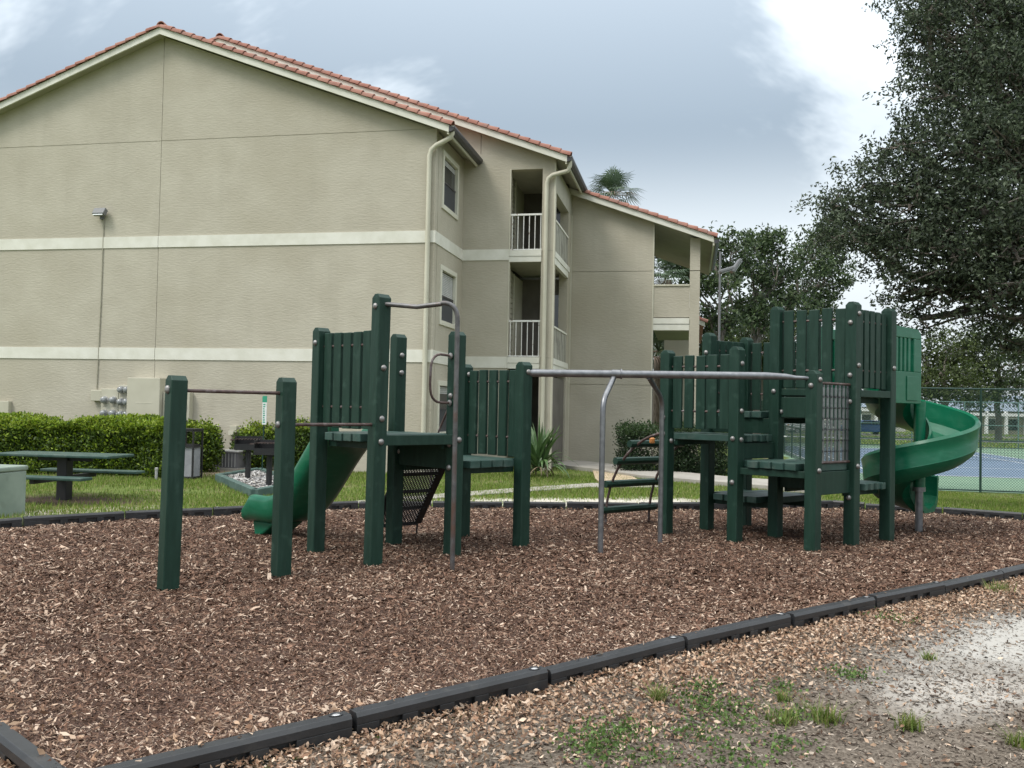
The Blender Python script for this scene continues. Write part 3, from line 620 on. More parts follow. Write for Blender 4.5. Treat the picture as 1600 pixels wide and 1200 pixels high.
# ---- roofs: sheathing, barrel tiles, rake boards
def tile_mesh():
    b = MB(); n = 9; Lh = .36; vs = []; fs = []
    for i, (x, r) in enumerate(((0, .122), (Lh, .098))):
        for k in range(n): an = pi*k/(n-1); vs.append((x, r*cos(an), r*sin(an)))
        for k in range(n): an = pi*k/(n-1); vs.append((x, (r-.02)*cos(an), (r-.02)*sin(an)))
    m = 2*n
    for k in range(n-1):
        fs += [(k, k+1, m+k+1, m+k), (n+k, m+n+k, m+n+k+1, n+k+1), (k, n+k, n+k+1, k+1), (m+k, m+k+1, m+n+k+1, m+n+k)]
    fs += [(0, m, m+n, n), (n-1, 2*n-1, m+2*n-1, m+n-1)]
    b.add(vs, fs); me = b.mesh('roof_tile', smooth=50); me.materials.append(M['tile']); return me
ME_TILE = tile_mesh()
def rake_tiles(roof, a0, z0, a1, z1, b, pitch=.288):
    """barrel tiles laid up the verge; x axis of the tile runs up the slope"""
    p0 = B(a0, b, z0); p1 = B(a1, b, z1); d = p1-p0; ln = np.linalg.norm(d); d /= ln; k = int(ln/pitch)
    sd_ = np.cross(ZA, d); sd_ /= np.linalg.norm(sd_); up_ = np.cross(d, sd_); up_ /= np.linalg.norm(up_); og = origin(roof)
    for i in range(k):
        if i*ln/(k+.2) > ln-.31: break
        q = p0 + d*i*ln/(k+.2); tl = .035; dd = d*cos(tl)-up_*sin(tl)*-1*0 + 0; o = link('roof_tile', ME_TILE, roof)
        jy = random.uniform(-.006, .006); q = q + sd_*jy - og + up_*(.012 if i % 1 == 0 else 0)
        R = Matrix(((d[0], sd_[0], up_[0], q[0]), (d[1], sd_[1], up_[1], q[1]), (d[2], sd_[2], up_[2], q[2]), (0, 0, 0, 1)))
        o.matrix_basis = R @ Matrix.Rotation(radians(2.6)+random.uniform(-.01, .01), 4, 'Y') @ Matrix.Rotation(random.uniform(-.02, .02), 4, 'X')
def roof_sheet(mb, a0, z0, a1, z1, b0, b1, th=.10):
    nrm = np.array([-(z1-z0), (a1-a0)]); nrm = nrm/hypot(*nrm)*(1 if (a1-a0) > 0 else -1)
    nb = int((b1-b0)/.05); vs = []; fs = []
    for j in range(nb+1):
        bj = b0+(b1-b0)*j/nb; w = .045*abs(sin(pi*(bj-b0)/.30))+.02
        for (a, z) in ((a0, z0), (a1, z1)): vs.append(B(a+nrm[0]*w, bj, z+nrm[1]*w))
    for j in range(nb): fs.append((2*j, 2*j+1, 2*j+3, 2*j+2))
    mb.add(vs, fs)
def soff(mb, a0, z0, a1, z1, b0, b1, th):
    mb.prism([B(a0, b0, z0), B(a1, b0, z1), B(a1, b0, z1+th), B(a0, b0, z0+th)], VA*(b1-b0))
FH = .165
def rake_board(a0, a1, rf, b, par):
    mb = MB(); mb.prism([B(a0, b, rf(a0)), B(a1, b, rf(a1)), B(a1, b, rf(a1)+FH), B(a0, b, rf(a0)+FH)], VA*.04); part('rake_board', mb, 'trim', par)
def make_roof(segs, b0, b1, rf, board=True):
    rb = MB()
    for a0, a1 in segs: roof_sheet(rb, a0, rf(a0)+FH+.01, a1, rf(a1)+FH+.01, b0+.16, b1)
    roof = part('roof', rb, 'tile', BLD, smooth=50)
    for a0, a1 in segs:
        sm = MB(); soff(sm, a0, rf(a0)+.05, a1, rf(a1)+.05, b0+.041, b1, .09); part('soffit', sm, 'soffit', roof)
        rake_board(a0, a1, rf, b0, roof)
    return roof
R1 = make_roof([(-14.6, -7.05), (-7.05, .37)], -.30, 2.50, r1)
R1b = make_roof([(-14.6, -7.05), (-7.05, -.3)], 2.56, 14.3, lambda a: r1(a))
rake_tiles(R1, .44, r1(.44)+FH+.0, -7.05, r1(-7.05)+FH, -.24); rake_tiles(R1, -14.6, r1(-14.6)+FH, -7.05, r1(-7.05)+FH, -.24)
R2 = make_roof([(-14.6, -6.95), (-6.95, 2.74)], 2.25, 14.3, r2); rake_tiles(R2, 2.82, r2(2.82)+FH, -6.95, r2(-6.95)+FH, 2.31); rake_tiles(R2, -14.6, r2(-14.6)+FH, -6.95, r2(-6.95)+FH, 2.31)
R3 = make_roof([(1.9, 6.44)], 5.49, 12.0, r3); rake_tiles(R3, 6.52, r3(6.52)+FH, 2.6, r3(2.6)+FH, 5.55)
for rf_, ap, b0, b1, rr in ((r1, -7.05, -.26, 2.4, R1), (r2, -6.95, 2.29, 14, R2)):
    n = int((b1-b0)/.33)
    for i in range(n):
        o = link('ridge_tile', ME_TILE, rr); q = B(ap, b0+i*.33, rf_(ap)+FH+.05)-origin(rr)
        o.matrix_basis = Matrix(((VA[0], -UA[0], 0, q[0]), (VA[1], -UA[1], 0, q[1]), (0, 0, 1, q[2]), (0, 0, 0, 1)))
# ---- gutters and downspouts
def gutter(a, b0, b1, z):
    mb = MB(); pr = [(0, 0), (.05, -.005), (.11, .035), (.135, .09), (.135, .125), (.12, .125), (.118, .10), (0, .11)]
    mb.prism([B(a+x, b0, z+y) for x, y in pr], VA*(b1-b0)); g = part('gutter', mb, 'gutter', BLD)
    bpart('fascia', [(a-.045, a-.002, b0+.02, b1, z-.06, z+.13)], 'trim2', g)
gutter(.37, -.30, 2.53, r1(.37)+.02); gutter(2.74, 2.25, 5.76, r2(2.74)+.02); gutter(6.46, 5.49, 10.5, r3(6.46)-.02)
def downspout(pts, z_end, w=.10):
    mb = MB(); d = MB()
    P = [B(*q) for q in pts]
    mb.tube(P, .055, 10); o = part('downspout', mb, 'trim2', BLD, smooth=40)
    a, b, z = pts[-1]
    for zz in (z*.85, z*.5, z*.22): bpart('pipe_strap', [(a-.075, a+.075, b-.06, b+.06, zz, zz+.035)], 'trim2', o)
downspout([(.42, -.16, 8.03), (.42, -.16, 7.86), (.36, -.15, 7.76), (.02, -.10, 7.62), (-.10, -.085, 7.52), (-.14, -.085, 7.38), (-.14, -.085, .05)], 0)
downspout([(2.80, 2.38, 7.95), (2.80, 2.38, 7.72), (2.74, 2.40, 7.60), (2.35, 2.45, 7.52), (2.24, 2.465, 7.44), (2.20, 2.465, 7.30), (2.20, 2.465, .05)], 0)
# lower wing further back with its own tile verge
LW = part('rear_wing', MB().boxf(P0, UA, VA, ZA, (4.9, 13, .02), (6.0, 22, 4.85)), 'stucco', BLD)
lw = MB(); lw.prism([B(4.4, 12.7, 5.33), B(6.34, 12.7, 4.62), B(6.34, 12.7, 4.78), B(4.4, 12.7, 5.49)], VA*.06); part('rake_board', lw, 'trim', LW)
lw = MB(); lw.prism([B(4.4, 12.76, 5.36), B(6.3, 12.76, 4.66), B(6.3, 12.76, 4.76), B(4.4, 12.76, 5.46)], VA*9); part('wing_roof', lw, 'tile', LW)
for i in range(7):
    p0 = B(6.42, 12.78, 4.76); p1 = B(4.4, 12.78, 5.50); d = unit(p1-p0); s_ = unit(np.cross(ZA, d)); u_ = np.cross(d, s_); q = p0+d*i*.30-origin(LW)
    o = link('roof_tile', ME_TILE, LW); o.matrix_basis = Matrix(((d[0], s_[0], u_[0], q[0]), (d[1], s_[1], u_[1], q[1]), (d[2], s_[2], u_[2], q[2]), (0, 0, 0, 1)))

# ---- things fixed to the gable wall
fl = thing('floodlight', B(-8.66, -.02, 6.2), 'small grey floodlight fixed high on the blank gable wall', 'floodlight')
mb = MB(); mb.boxf(B(-8.66, -.14, 6.27), UA, unit(VA*.8-ZA*.5), unit(ZA*.8+VA*.5), (-.16, -.06, -.09), (.16, .06, .09)); part('lamp_housing', mb, 'lamphead', fl, bevel=.01)
mb = MB(); mb.boxf(B(-8.66, -.195, 6.235), UA, unit(VA*.8-ZA*.5), unit(ZA*.8+VA*.5), (-.135, -.008, -.07), (.135, .008, .07)); part('lens', mb, 'lampglass', fl)
bpart('bracket', [(-8.69, -8.63, -.10, -.001, 6.10, 6.22)], 'lamphead', fl)
single('wall_conduit', MB().tube([B(-8.63, -.02, 6.12), B(-8.64, -.02, 4.0), B(-8.68, -.02, 1.85)], .012, 6), 'siding', B(-8.68, -.02, 1.8), 'thin vertical cable running from the floodlight down to the meters', 'conduit')
mk = thing('meter_bank', B(-7.3, -.1, 0), 'beige electric meter bank with round glass meters on gable wall', 'meter bank')
mk_boxes = [('junction_box', -8.76, -8.46, 1.55, 1.82, .14), ('meter_panel', -8.45, -7.97, .55, 1.86, .16), ('meter_panel', -7.96, -7.65, .55, 1.96, .16), ('cabinet', -7.64, -6.75, .45, 2.14, .30), ('meter_panel', -6.74, -6.02, .55, 1.80, .18)]
for nme, a0, a1, z0, z1, dp in mk_boxes: bpart(nme, [(a0, a1, -dp, -.001, z0, z1)], 'panel', mk, bevel=.012)
bpart('cabinet_seam', [(-7.40, -6.95, -.304, -.3, 1.52, 1.545), (-7.40, -6.95, -.304, -.3, .98, 1.005)], 'trim2', mk)
def meter(a, z, dp):
    c = B(a, -dp, z); mb = MB(); mb.lathe(c, -VA, [(.098, 0), (.098, .02), (.088, .035)], 18); r_ = part('meter', mb, 'meterrim', mk, smooth=40)
    mb = MB(); mb.lathe(c-VA*.034, -VA, [(.082, 0), (.080, .05), (.066, .085), (.03, .10)], 18); part('meter_glass', mb, 'meterglass', r_, smooth=60)
    bpart('meter_label', [(a-.06, a+.06, -dp-.006, -dp-.001, z-.16, z-.125)], 'soffit', r_)
for a in (-8.33, -8.09):
    for z in (1.58, 1.25, .92): meter(a, z, .16)
for a in (-7.87, -7.71):
    for z in (1.84, 1.54, 1.23, .92): meter(a, z, .16)
for a in (-6.55, -6.22):
    for z in (1.58, 1.28, .98): meter(a, z, .18)
for k, (a, w_) in enumerate(((-5.39, 'left'), (-4.90, 'middle'), (-4.52, 'right'))):
    t_ = thing('disconnect_box', B(a, -.06, .3), 'small beige disconnect box with conduit low on wall, %s of three' % w_, 'electric box', 'disconnect boxes low on the gable wall')
    bpart('box', [(a-.09, a+.09, -.10, -.001, .86, 1.02)], 'panel', t_, bevel=.008); bpart('hood', [(a-.11, a+.02, -.115, -.001, .80, .90)], 'trim2', t_)
    mb = MB(); mb.tube([B(a, -.03, .86), B(a, -.03, .05)], .014, 6); part('conduit', mb, 'siding', t_)
single('service_box', bb(MB(), -11.5, -11.12, -.12, -.001, 1.05, 1.50), 'panel', B(-11.3, 0, 1.05), 'beige service box on the gable wall at the far left', 'electric box', bevel=.01)

# ================================================================== PAVING
def slab(name, pts, z0, z1, m, bevel=.01): return structure(name, MB().prism([(p[0], p[1], z0) for p in pts], (0, 0, z1-z0)), m, bevel=bevel)
W = lambda x, y, z=.10: GP(x, y, z)[:2]
slab('sidewalk', [W(862, 716), W(920, 720.5), W(1040, 734.5), W(1150, 745.5), W(1260, 752), W(1260, 763), W(1150, 754.5), W(1000, 742), W(930, 732), W(858, 724)], -.10, .10, 'concrete')
slab('tan_path', [W(926, 734, .045), W(985, 742.5, .045), W(1016, 757.5, .045), W(943, 757, .045), W(930, 747, .045)], -.05, .045, 'tanpave')
slab('path', [W(540, 783.5, .03), W(670, 772.5, .03), W(800, 762.5, .03), W(925, 754.5, .03), W(1010, 756, .03), W(1040, 760, .03), W(1010, 760.5, .03), W(925, 760, .03), W(800, 768.5, .03), W(670, 778.5, .03), W(540, 788, .03)], -.03, .03, 'concrete')

# ================================================================== PLAYSET
O1, S1, T1 = np.array([-1.356, 8.875]), np.array([.747, .662]), np.array([-.713, .636])
O2, S2, T2 = np.array([2.011, 11.428]), np.array([.648, .515]), np.array([-.743, .602])
PS = thing('playset', (1.2, 10.6, 0), 'dark green wooden playset with decks, slat panels, two green slides and overhead pipe', 'playset')
POST = {'A': (1, -2, 0, 1.83), 'B': (1, -1, 0, 1.85), 'C': (1, 0, 0, 2.73), 'D': (1, 0, 1, 2.43), 'G': (1, 1, 1, 2.43), 'F': (1, 1, 0, 2.42), 'E': (1, 2, 0, 2.14), 'H': (1, 2, 1, 2.13),
        'K': (2, 0, 0, 2.39), 'L': (2, 1, 0, 2.67), 'S': (2, 2, 0, 2.66), 'M': (2, 0, -1, 2.41), 'N': (2, 1, -1, 2.97), 'X': (2, 2, -1, 2.95), 'O': (2, 0, -2, 2.11), 'Q': (2, 1, -2, 2.98), 'R': (2, 2, -2, 2.97)}
def lat(k, i, j): return O1+S1*i+T1*j if k == 1 else O2+S2*i+T2*j
PX = {}; PO = {}
HW = .071
TILT = {'A': (.013, 0), 'C': (.012, 0), 'B': (.004, 0), 'F': (.004, 0)}
def post_mesh(h, jit):
    b = MB(); w = HW; t = .034; c = .006
    prof = [(-w+c, -w), (w-c, -w), (w, -w+c), (w, w-c), (w-c, w), (-w+c, w), (-w, w-c), (-w, -w+c)]
    vs = [(x, y, -.25) for x, y in prof] + [(x, y, h-.045) for x, y in prof] + [(x*.93 if abs(x) > w*.5 else x, y*.42, h-.004) for x, y in prof]
    fs = []; n = 8
    for l in range(2):
        for k in range(n): fs.append((l*n+k, l*n+(k+1) % n, (l+1)*n+(k+1) % n, (l+1)*n+k))
    fs += [tuple(range(n-1, -1, -1)), tuple(range(2*n, 3*n))]
    b.add(vs, fs); me = b.mesh('post'); me.materials.append(M['wood']); return me
ME_BOLT = MB().lathe((0, 0, 0), (1, 0, 0), [(.032, 0), (.032, .006), (.027, .016), (.016, .024), (.006, .027)], 14).mesh('bolt', smooth=50); ME_BOLT.materials.append(M['bolt'])
po = np.array(PS.location)
for k, (g, i, j, h) in POST.items():
    p = lat(g, i, j); PX[k] = p
    if k == 'A': p = PX[k] = np.array([-2.87, 7.50])
    s = S1 if g == 1 else S2; rz = radians(43) if g == 1 else radians(41.5)
    o = link('post', post_mesh(h, 0), PS, None, (p[0]-po[0], p[1]-po[1], 0), rz+random.uniform(-.02, .02), bevel=.004)
    tx, ty = TILT.get(k, (random.uniform(-.003, .003), random.uniform(-.003, .003))); o.rotation_euler = (0, tx, rz); PO[k] = o
def bolt(k, face, z, off=0.0):
    """face 0..3: +x -x +y -y of the post"""
    d, r_ = {0: ((1, 0), 0), 1: ((-1, 0), pi), 2: ((0, 1), pi/2), 3: ((0, -1), -pi/2)}[face]
    o = link('bolt', ME_BOLT, PO[k], None, (d[0]*HW+(off if d[0] == 0 else 0), d[1]*HW+(off if d[1] == 0 else 0), z), r_)
FL, FR = 1, 3          # faces towards the left and the right of the camera
for k, f, z in [('A', FL, 1.70), ('A', FL, 1.71), ('B', FL, 1.41), ('C', FL, 2.60), ('C', FR, 1.98), ('C', FR, 1.47), ('C', FR, 1.24), ('D', FL, 2.26), ('G', FR, 2.18), ('G', FR, 1.98), ('G', FR, 1.08),
        ('F', FR, 1.25), ('F', FL, 1.72), ('F', FL, 1.20), ('F', FL, .95), ('E', FR, 2.02), ('H', FR, 2.0), ('K', FL, 1.52), ('K', FL, 1.31), ('K', FR, 1.22), ('M', FR, 2.20), ('M', FR, 1.62), ('M', FL, 1.28), ('M', FR, 1.27), ('M', FL, .75),
        ('L', FL, 2.40), ('N', FL, 1.88), ('N', FR, 1.62), ('N', FR, .82), ('S', FL, 2.4), ('O', FL, 1.93), ('O', FR, 2.0), ('O', FR, .95), ('Q', FL, 2.72), ('Q', FL, 2.08), ('Q', FL, 1.76), ('Q', FR, 2.83), ('Q', FR, 2.20), ('Q', FR, .98), ('Q', FL, .60), ('R', FR, 2.2)]:
    bolt(k, f, z)
def v3(p, z): return np.array([p[0], p[1], z])
def edge(a, b):
    d = PX[b]-PX[a]; ln = hypot(*d); return d/ln, ln
ME_CACHE = {}
def boxmesh(name, sx, sy, sz, m, cut=0):
    key = (name, round(sx, 3), round(sy, 3), round(sz, 3), m)
    if key not in ME_CACHE:
        b = MB(); b.box((-sx/2, -sy/2, -sz/2), (sx/2, sy/2, sz/2)); me = b.mesh(name); me.materials.append(M[m]); ME_CACHE[key] = me
    return ME_CACHE[key]
def panel(a, b, z0, z1, n=5, out=0.0, th=.042):
    d, ln = edge(a, b); nr = np.array([-d[1], d[0]]); rz = atan2(d[1], d[0]); c0 = PX[a]+nr*out; cl = ln-2*HW
    mid = (PX[a]+PX[b])/2+nr*out
    pn = part('slat_panel', MB().tube([v3(c0+d*HW*.6, z1-.14), v3(c0+d*(ln-HW*.6), z1-.14)], .014, 8), 'rust', PS)
    part('rod', MB().tube([v3(c0+d*HW*.6, z0+.22), v3(c0+d*(ln-HW*.6), z0+.22)], .014, 8), 'rust', pn)
    pit = cl/n; w = min(pit*.76, .125)
    for i in range(n):
        q = PX[a]+nr*out+d*(HW+pit*(i+.5))
        o = link('slat', boxmesh('slat', w, th, z1-z0, 'wood'), pn, None, (q[0]-po[0], q[1]-po[1], (z0+z1)/2+random.uniform(-.008, .008)), rz+random.uniform(-.015, .015), bevel=.007)
        o.rotation_euler[1] = random.uniform(-.004, .004)
def deck(c00, c10, c01, c11, z, along, n=6, th=.082, name='deck', inset=.02):
    """boards run along 's' (c00-c10) or 't' (c00-c01)"""
    p00, p10, p01, p11 = (PX[q] for q in (c00, c10, c01, c11)); e1 = p10-p00; e2 = p01-p00
    A, Bv = (e1, e2) if along == 's' else (e2, e1)
    la, lb = hypot(*A), hypot(*Bv); A = A/la; Bv = Bv/lb; c = (p00+p10+p01+p11)/4
    rz = atan2(A[1], A[0]); W_ = lb-.02; L_ = la+2*HW-2*inset; pit = W_/n
    ds = MB()
    for s_ in (-.38, .38): ds.bar(v3(c+A*s_*la-Bv*lb*.46, z-th-.036), v3(c+A*s_*la+Bv*lb*.46, z-th-.036), .04, .07)
    dk = part(name, ds, 'wood', PS)
    for i in range(n):
        q = c+Bv*(pit*(i+.5)-W_/2); L2 = L_ if 0 < i < n-1 else la-2*HW-.01
        if i in (0, n-1): L2 = la-2*HW-.012
        o = link('deck_board', boxmesh('deck_board', L2, pit-.007, th, 'woodtop'), dk, None, (q[0]-po[0], q[1]-po[1], z-th/2+random.uniform(-.003, .003)), rz+random.uniform(-.004, .004), bevel=.006)
    return dk
def riser(a, b, z0, z1, th=.04, out=0.0):
    d, ln = edge(a, b); nr = np.array([-d[1], d[0]])
    part('riser_board', MB().bar(v3(PX[a]+d*(HW-.01)+nr*out, (z0+z1)/2), v3(PX[b]-d*(HW-.01)+nr*out, (z0+z1)/2), th, z1-z0), 'wood', PS, bevel=.005)
# decks at the heights read from the photograph
deck('C', 'F', 'D', 'G', 1.31, 's'); deck('F', 'E', 'G', 'H', 1.02, 't')
deck('M', 'N', 'K', 'L', 1.325, 't'); deck('O', 'Q', 'M', 'N', 1.02, 's'); deck('N', 'X', 'L', 'S', 1.62, 's'); deck('Q', 'R', 'N', 'X', 1.90, 't')
deck('N', 'X', 'L', 'S', .52, 's', name='step', inset=-.06); deck('Q', 'R', 'N', 'X', .76, 't', name='step', inset=.0)
riser('F', 'G', .93, 1.215); riser('C', 'F', 1.20, 1.305, out=-.045); riser('M', 'N', 1.03, 1.23); riser('N', 'L', 1.335, 1.53); riser('N', 'X', 1.64, 1.80); riser('N', 'Q', 1.55, 1.81); riser('O', 'Q', .66, .93); riser('N', 'Q', .66, .93)
riser('K', 'M', 1.24, 1.335, out=.05); riser('Q', 'R', 1.82, 1.905, out=-.05); riser('M', 'O', .85, .93); riser('N', 'Q', 1.83, 1.915, out=-.0)
panel('D', 'C', 1.36, 2.36); panel('H', 'E', 1.04, 2.05); panel('K', 'M', 1.385, 2.31); panel('N', 'Q', 1.925, 2.91); panel('Q', 'R', 1.925, 2.89, n=5); panel('L', 'S', 1.64, 2.58); panel('S', 'X', 1.64, 2.58)
# chinning bars
def pipe(pts, r, m, name, smooth=40, n=10): return part(name, MB().tube(pts, r, n), m, PS, smooth=smooth)
pipe([v3(PX['A'], 1.70), v3(PX['B'], 1.70)], .017, 'rust', 'chinning_bar'); pipe([v3(PX['B'], 1.41), v3(PX['C'], 1.41)], .017, 'rust', 'chinning_bar')
def arc(p0, c, p1, n=8):
    """quarter bend from p0 to p1 round corner c"""
    return [(1-t)**2*p0+2*(1-t)*t*c+t*t*p1 for t in np.linspace(0, 1, n)]
# fire pole with its bent top rail
pb = np.array([-.55, 8.70]); q0 = v3(PX['C']+np.array([.05, -.01]), 2.625); q1 = v3(pb, 2.52)
m1 = q0+(v3(pb, 2.60)-q0)*.45+np.array([0, 0, -.02])
pts = [q0, q0+(m1-q0)*.5, m1, m1+(v3(pb, 2.64)-m1)*.6] + arc(v3(pb, 2.63)+np.array([-.16, .025, 0]), v3(pb, 2.64), v3(pb, 2.45)) + [v3(pb, 1.5), v3(pb, -.2)]
pipe(pts, .024, 'pipegrey', 'fire_pole')
# grab handle on the post beside the pole
f = PX['F']; dl = -S1/hypot(*S1); fo = f+dl*HW
hp = [v3(fo, 2.15), v3(fo+dl*.14, 2.16)] + arc(v3(fo+dl*.14, 2.16), v3(fo+dl*.26, 2.15), v3(fo+dl*.265, 2.0), 6) + [v3(fo+dl*.27, 1.85)] + arc(v3(fo+dl*.265, 1.78), v3(fo+dl*.25, 1.65), v3(fo+dl*.12, 1.645), 6) + [v3(fo, 1.645)]
hd = pipe(hp, .0135, 'rust', 'grab_handle')
for z in (2.15, 1.645): part('flange', MB().lathe(v3(fo, z), -np.array([*(-dl), 0]), [(.034, 0), (.034, .012), (.016, .02)], 12), 'bolt', hd)
# black expanded metal climber behind the low deck
tt = T1/hypot(*T1); ss = S1/hypot(*S1); top = (PX['G']+PX['H'])/2+tt*.06; bot = top+tt*.52
cw = .31; cl_top = v3(top, 1.0); cl_bot = v3(bot, .14); ax = cl_bot-cl_top; al = np.linalg.norm(ax); ax = ax/al; s3 = v3(ss, 0)
cm_ = MB()
for sgn in (-1, 1): cm_.bar(cl_top+s3*cw*sgn, cl_bot+s3*cw*sgn, .025, .10, up=(ss[0], ss[1], 0.01)); cm_.tube([cl_bot+s3*cw*sgn, v3(bot+tt*.02, -.1)+s3*cw*sgn], .013, 6)
for k in range(5): q = cl_top+ax*al*k/4; cm_.bar(q-s3*cw, q+s3*cw, .03, .04)
cl = part('mesh_climber', cm_, 'blackmetal', PS)
wm = MB(); pit = .040; nrm_ = np.cross(ax, s3)
for k in range(-26, int((2*cw)/pit)+26):
    for dr in (-1, 1):
        x0 = k*pit; pts2 = []
        for y in np.linspace(0, al, 25):
            x = x0+dr*y*.85
            if 0 <= x <= 2*cw: pts2.append((x, y))
        if len(pts2) > 1:
            a_, b_ = pts2[0], pts2[-1]; wm.bar(cl_top+s3*(a_[0]-cw)+ax*a_[1], cl_top+s3*(b_[0]-cw)+ax*b_[1], .013, .006, up=nrm_)
part('expanded_metal', wm, 'blackmetal', cl, kind='stuff')
g = PX['G']+ss*HW; h = PX['H']-ss*.02+tt*HW
pipe([v3(g+tt*.03, 1.92)]+arc(v3(g+tt*.05+ss*.03, 1.93), v3(g+tt*.16+ss*.06, 1.93), v3(g+tt*.20+ss*.06, 1.80), 6)+[v3(g+tt*.15+ss*.02, 1.5), v3(g+tt*.03, 1.32)], .0135, 'rust', 'grab_handle')
pipe([v3(h, 1.75), v3(h+tt*.12-ss*.0, 1.70), v3(h+tt*.33-ss*.02, 1.30), v3(h+tt*.42-ss*.02, 1.05), v3(h+tt*.46-ss*.02, .6)], .0135, 'rust', 'grab_handle')
# overhead pipe with its forked stand
e0 = v3(PX['E'], 2.01); o0 = v3(PX['O'], 2.035); l1 = np.array([1.02, 9.87]); l2 = np.array([1.82, 10.68])
dE = (o0-e0); ln = np.linalg.norm(dE); dE /= ln
op = pipe([e0, e0+dE*.4, e0+dE*(ln-.55), e0+dE*(ln-.32)+np.array([0, 0, -.006]), e0+dE*(ln-.22)+np.array([0, 0, -.016]), o0+np.array([0, 0, -.02])], [.044, .044, .044, .036, .026, .020], 'galv', 'overhead_pipe', n=14)
cpt = e0+dE*1.06; part('clamp', MB().tube([cpt-dE*.05, cpt+dE*.05], .051, 14), 'galv', op, smooth=40)
part('clamp_flange', MB().tube([cpt+dE*.055, cpt+dE*.07], .060, 14), 'galv', op, smooth=40)
c1 = cpt+np.array([-.02, 0, -.03]); c2 = e0+dE*1.44+np.array([0, 0, -.03])
kn1 = v3(l1, 1.70); kn2 = v3(l2, 1.74)
pipe([c1]+arc(c1+(kn1-c1)*.75, kn1, v3(l1, 1.55), 6)+[v3(l1, -.2)], .032, 'galv', 'stand_leg', n=12); pipe([c2]+arc(c2+(kn2-c2)*.75, kn2, v3(l2, 1.58), 6)+[v3(l2, -.2)], .030, 'galv', 'stand_leg', n=12)
# arched ladder with log rungs behind the right tower
t2 = T2/hypot(*T2); s2 = S2/hypot(*S2); al_ = MB(); a1 = np.array([1.31, 12.07]); a2 = np.array([1.98, 12.58]); LD = None
for a_ in (a1, a2):
    pts2 = [v3(a_, -.2), v3(a_, .1)] + [v3(a_-t2*.98*(1-cos(th_)), .1+1.22*sin(th_)) for th_ in np.linspace(.12, pi/2*.97, 12)]
    if LD is None: LD = pipe(pts2, .018, 'rust', 'arch_ladder')
    else: part('ladder_rail', MB().tube(pts2, .018, 8), 'rust', LD, smooth=40)
for z in (.20, .56, .88, 1.12):
    th_ = math.asin(min(1, (z-.1)/1.22)) if z > .1 else 0
    ca = a1-t2*.98*(1-cos(th_)); cb = a2-t2*.98*(1-cos(th_)); ex = (cb-ca)/hypot(*(cb-ca)); w0_ = .10
    part('log_rung', MB().tube([v3(ca-ex*w0_, z+.035), v3(cb+ex*w0_, z+.035)], .05, 8), 'wood', LD)
oc = GP(1019, 687, 0); part('orange_cap', MB().lathe(DP(1019, 688, 11.72), (0, 0, 1), [(.03, -.04), (.036, -.03), (.036, .02), (.025, .035)], 10), 'orange', LD)
# hanging chain curtain between two posts
d, ln = edge('O', 'Q'); CN = part('chain_curtain', MB().tube([v3(PX['O']+d*.05, 1.965), v3(PX['Q']-d*.05, 1.965)], .016, 8).tube([v3(PX['O']+d*.05, 1.035), v3(PX['Q']-d*.05, 1.035)], .016, 8), 'rust', PS, smooth=40)
nr = np.array([-d[1], d[0]]); cwid = ln-2*HW
for k in range(8):
    q = PX['O']+d*(HW+cwid*(k+.5)/8); cb_ = MB()
    for s_ in range(7):
        z0 = 1.05+s_*.128; cb_.boxf(v3(q, 0), v3(d, 0), v3(nr, 0), ZA, (-.022, -.004, z0), (.022, .004, z0+.104))
        cb_.boxf(v3(q, 0), v3(d, 0), v3(nr, 0), ZA, (-.007, -.007, z0+.10), (.007, .007, z0+.132))
    part('chain_strip', cb_, 'galv', CN)
for s_ in range(6): part('chain_spacer', MB().tube([v3(PX['O']+d*HW, 1.165+s_*.128), v3(PX['Q']-d*HW, 1.165+s_*.128)], .007, 6), 'blackmetal', CN)
# ---- straight slide off the left tower
def sweep(frames, prof, close=True):
    """frames: list of (origin, side, up); prof: (x, y) closed outline"""
    vs = []; n = len(prof); fs = []
    for o, s_, u_ in frames: vs += [o+s_*x+u_*y for x, y in prof]
    for i in range(len(frames)-1):
        for k in range(n): k2 = (k+1) % n; fs.append((i*n+k, i*n+k2, (i+1)*n+k2, (i+1)*n+k))
    fs += [tuple(range(n-1, -1, -1)), tuple((len(frames)-1)*n+k for k in range(n))]
    return MB().add(vs, fs)
st = (PX['D']+PX['G'])/2+tt*.02; path = []
for t in np.linspace(0, 1, 22):
    x = 1.78*t; z = .23+1.03*(1-sms(t, -.05, .74))**1.15 ; path.append(v3(st+tt*x, float(z)))
W2 = .25; HT = .25
hp_ = [(W2-.015, .07), (W2, HT-.03), (W2+.012, HT+.005), (W2+.04, HT+.02), (W2+.072, HT+.003), (W2+.085, HT-.05), (W2+.08, .06), (W2+.05, -.02), (W2-.02, -.06)]
pr = [(-x, y) for x, y in hp_] + [(x, y) for x, y in reversed(hp_)] + [(W2-.06, .02), (W2-.14, 0), (-W2+.14, 0), (-W2+.06, .02)]
fr = []
for i_, p in enumerate(path):
    t = i_/(len(path)-1); k_ = sms(t, .86, 1.0); fr.append((p-ZA*.05*float(k_)**2, s3*(1-.05*float(k_)), ZA*(1-.50*float(k_)**2)))
SLD = part('straight_slide', sweep(fr, pr), 'plastic', PS, smooth=55)
ex_ = path[-1]; fm = MB(); fm.prism([ex_-v3(tt, 0)*.05+s3*-.2+np.array([0, 0, -.06]), ex_-v3(tt, 0)*.52+s3*-.2+np.array([0, 0, -.06]), ex_-v3(tt, 0)*.12+s3*-.2+np.array([0, 0, -.31])], s3*.4)
part('slide_foot', fm, 'plastic', SLD, bevel=.02)
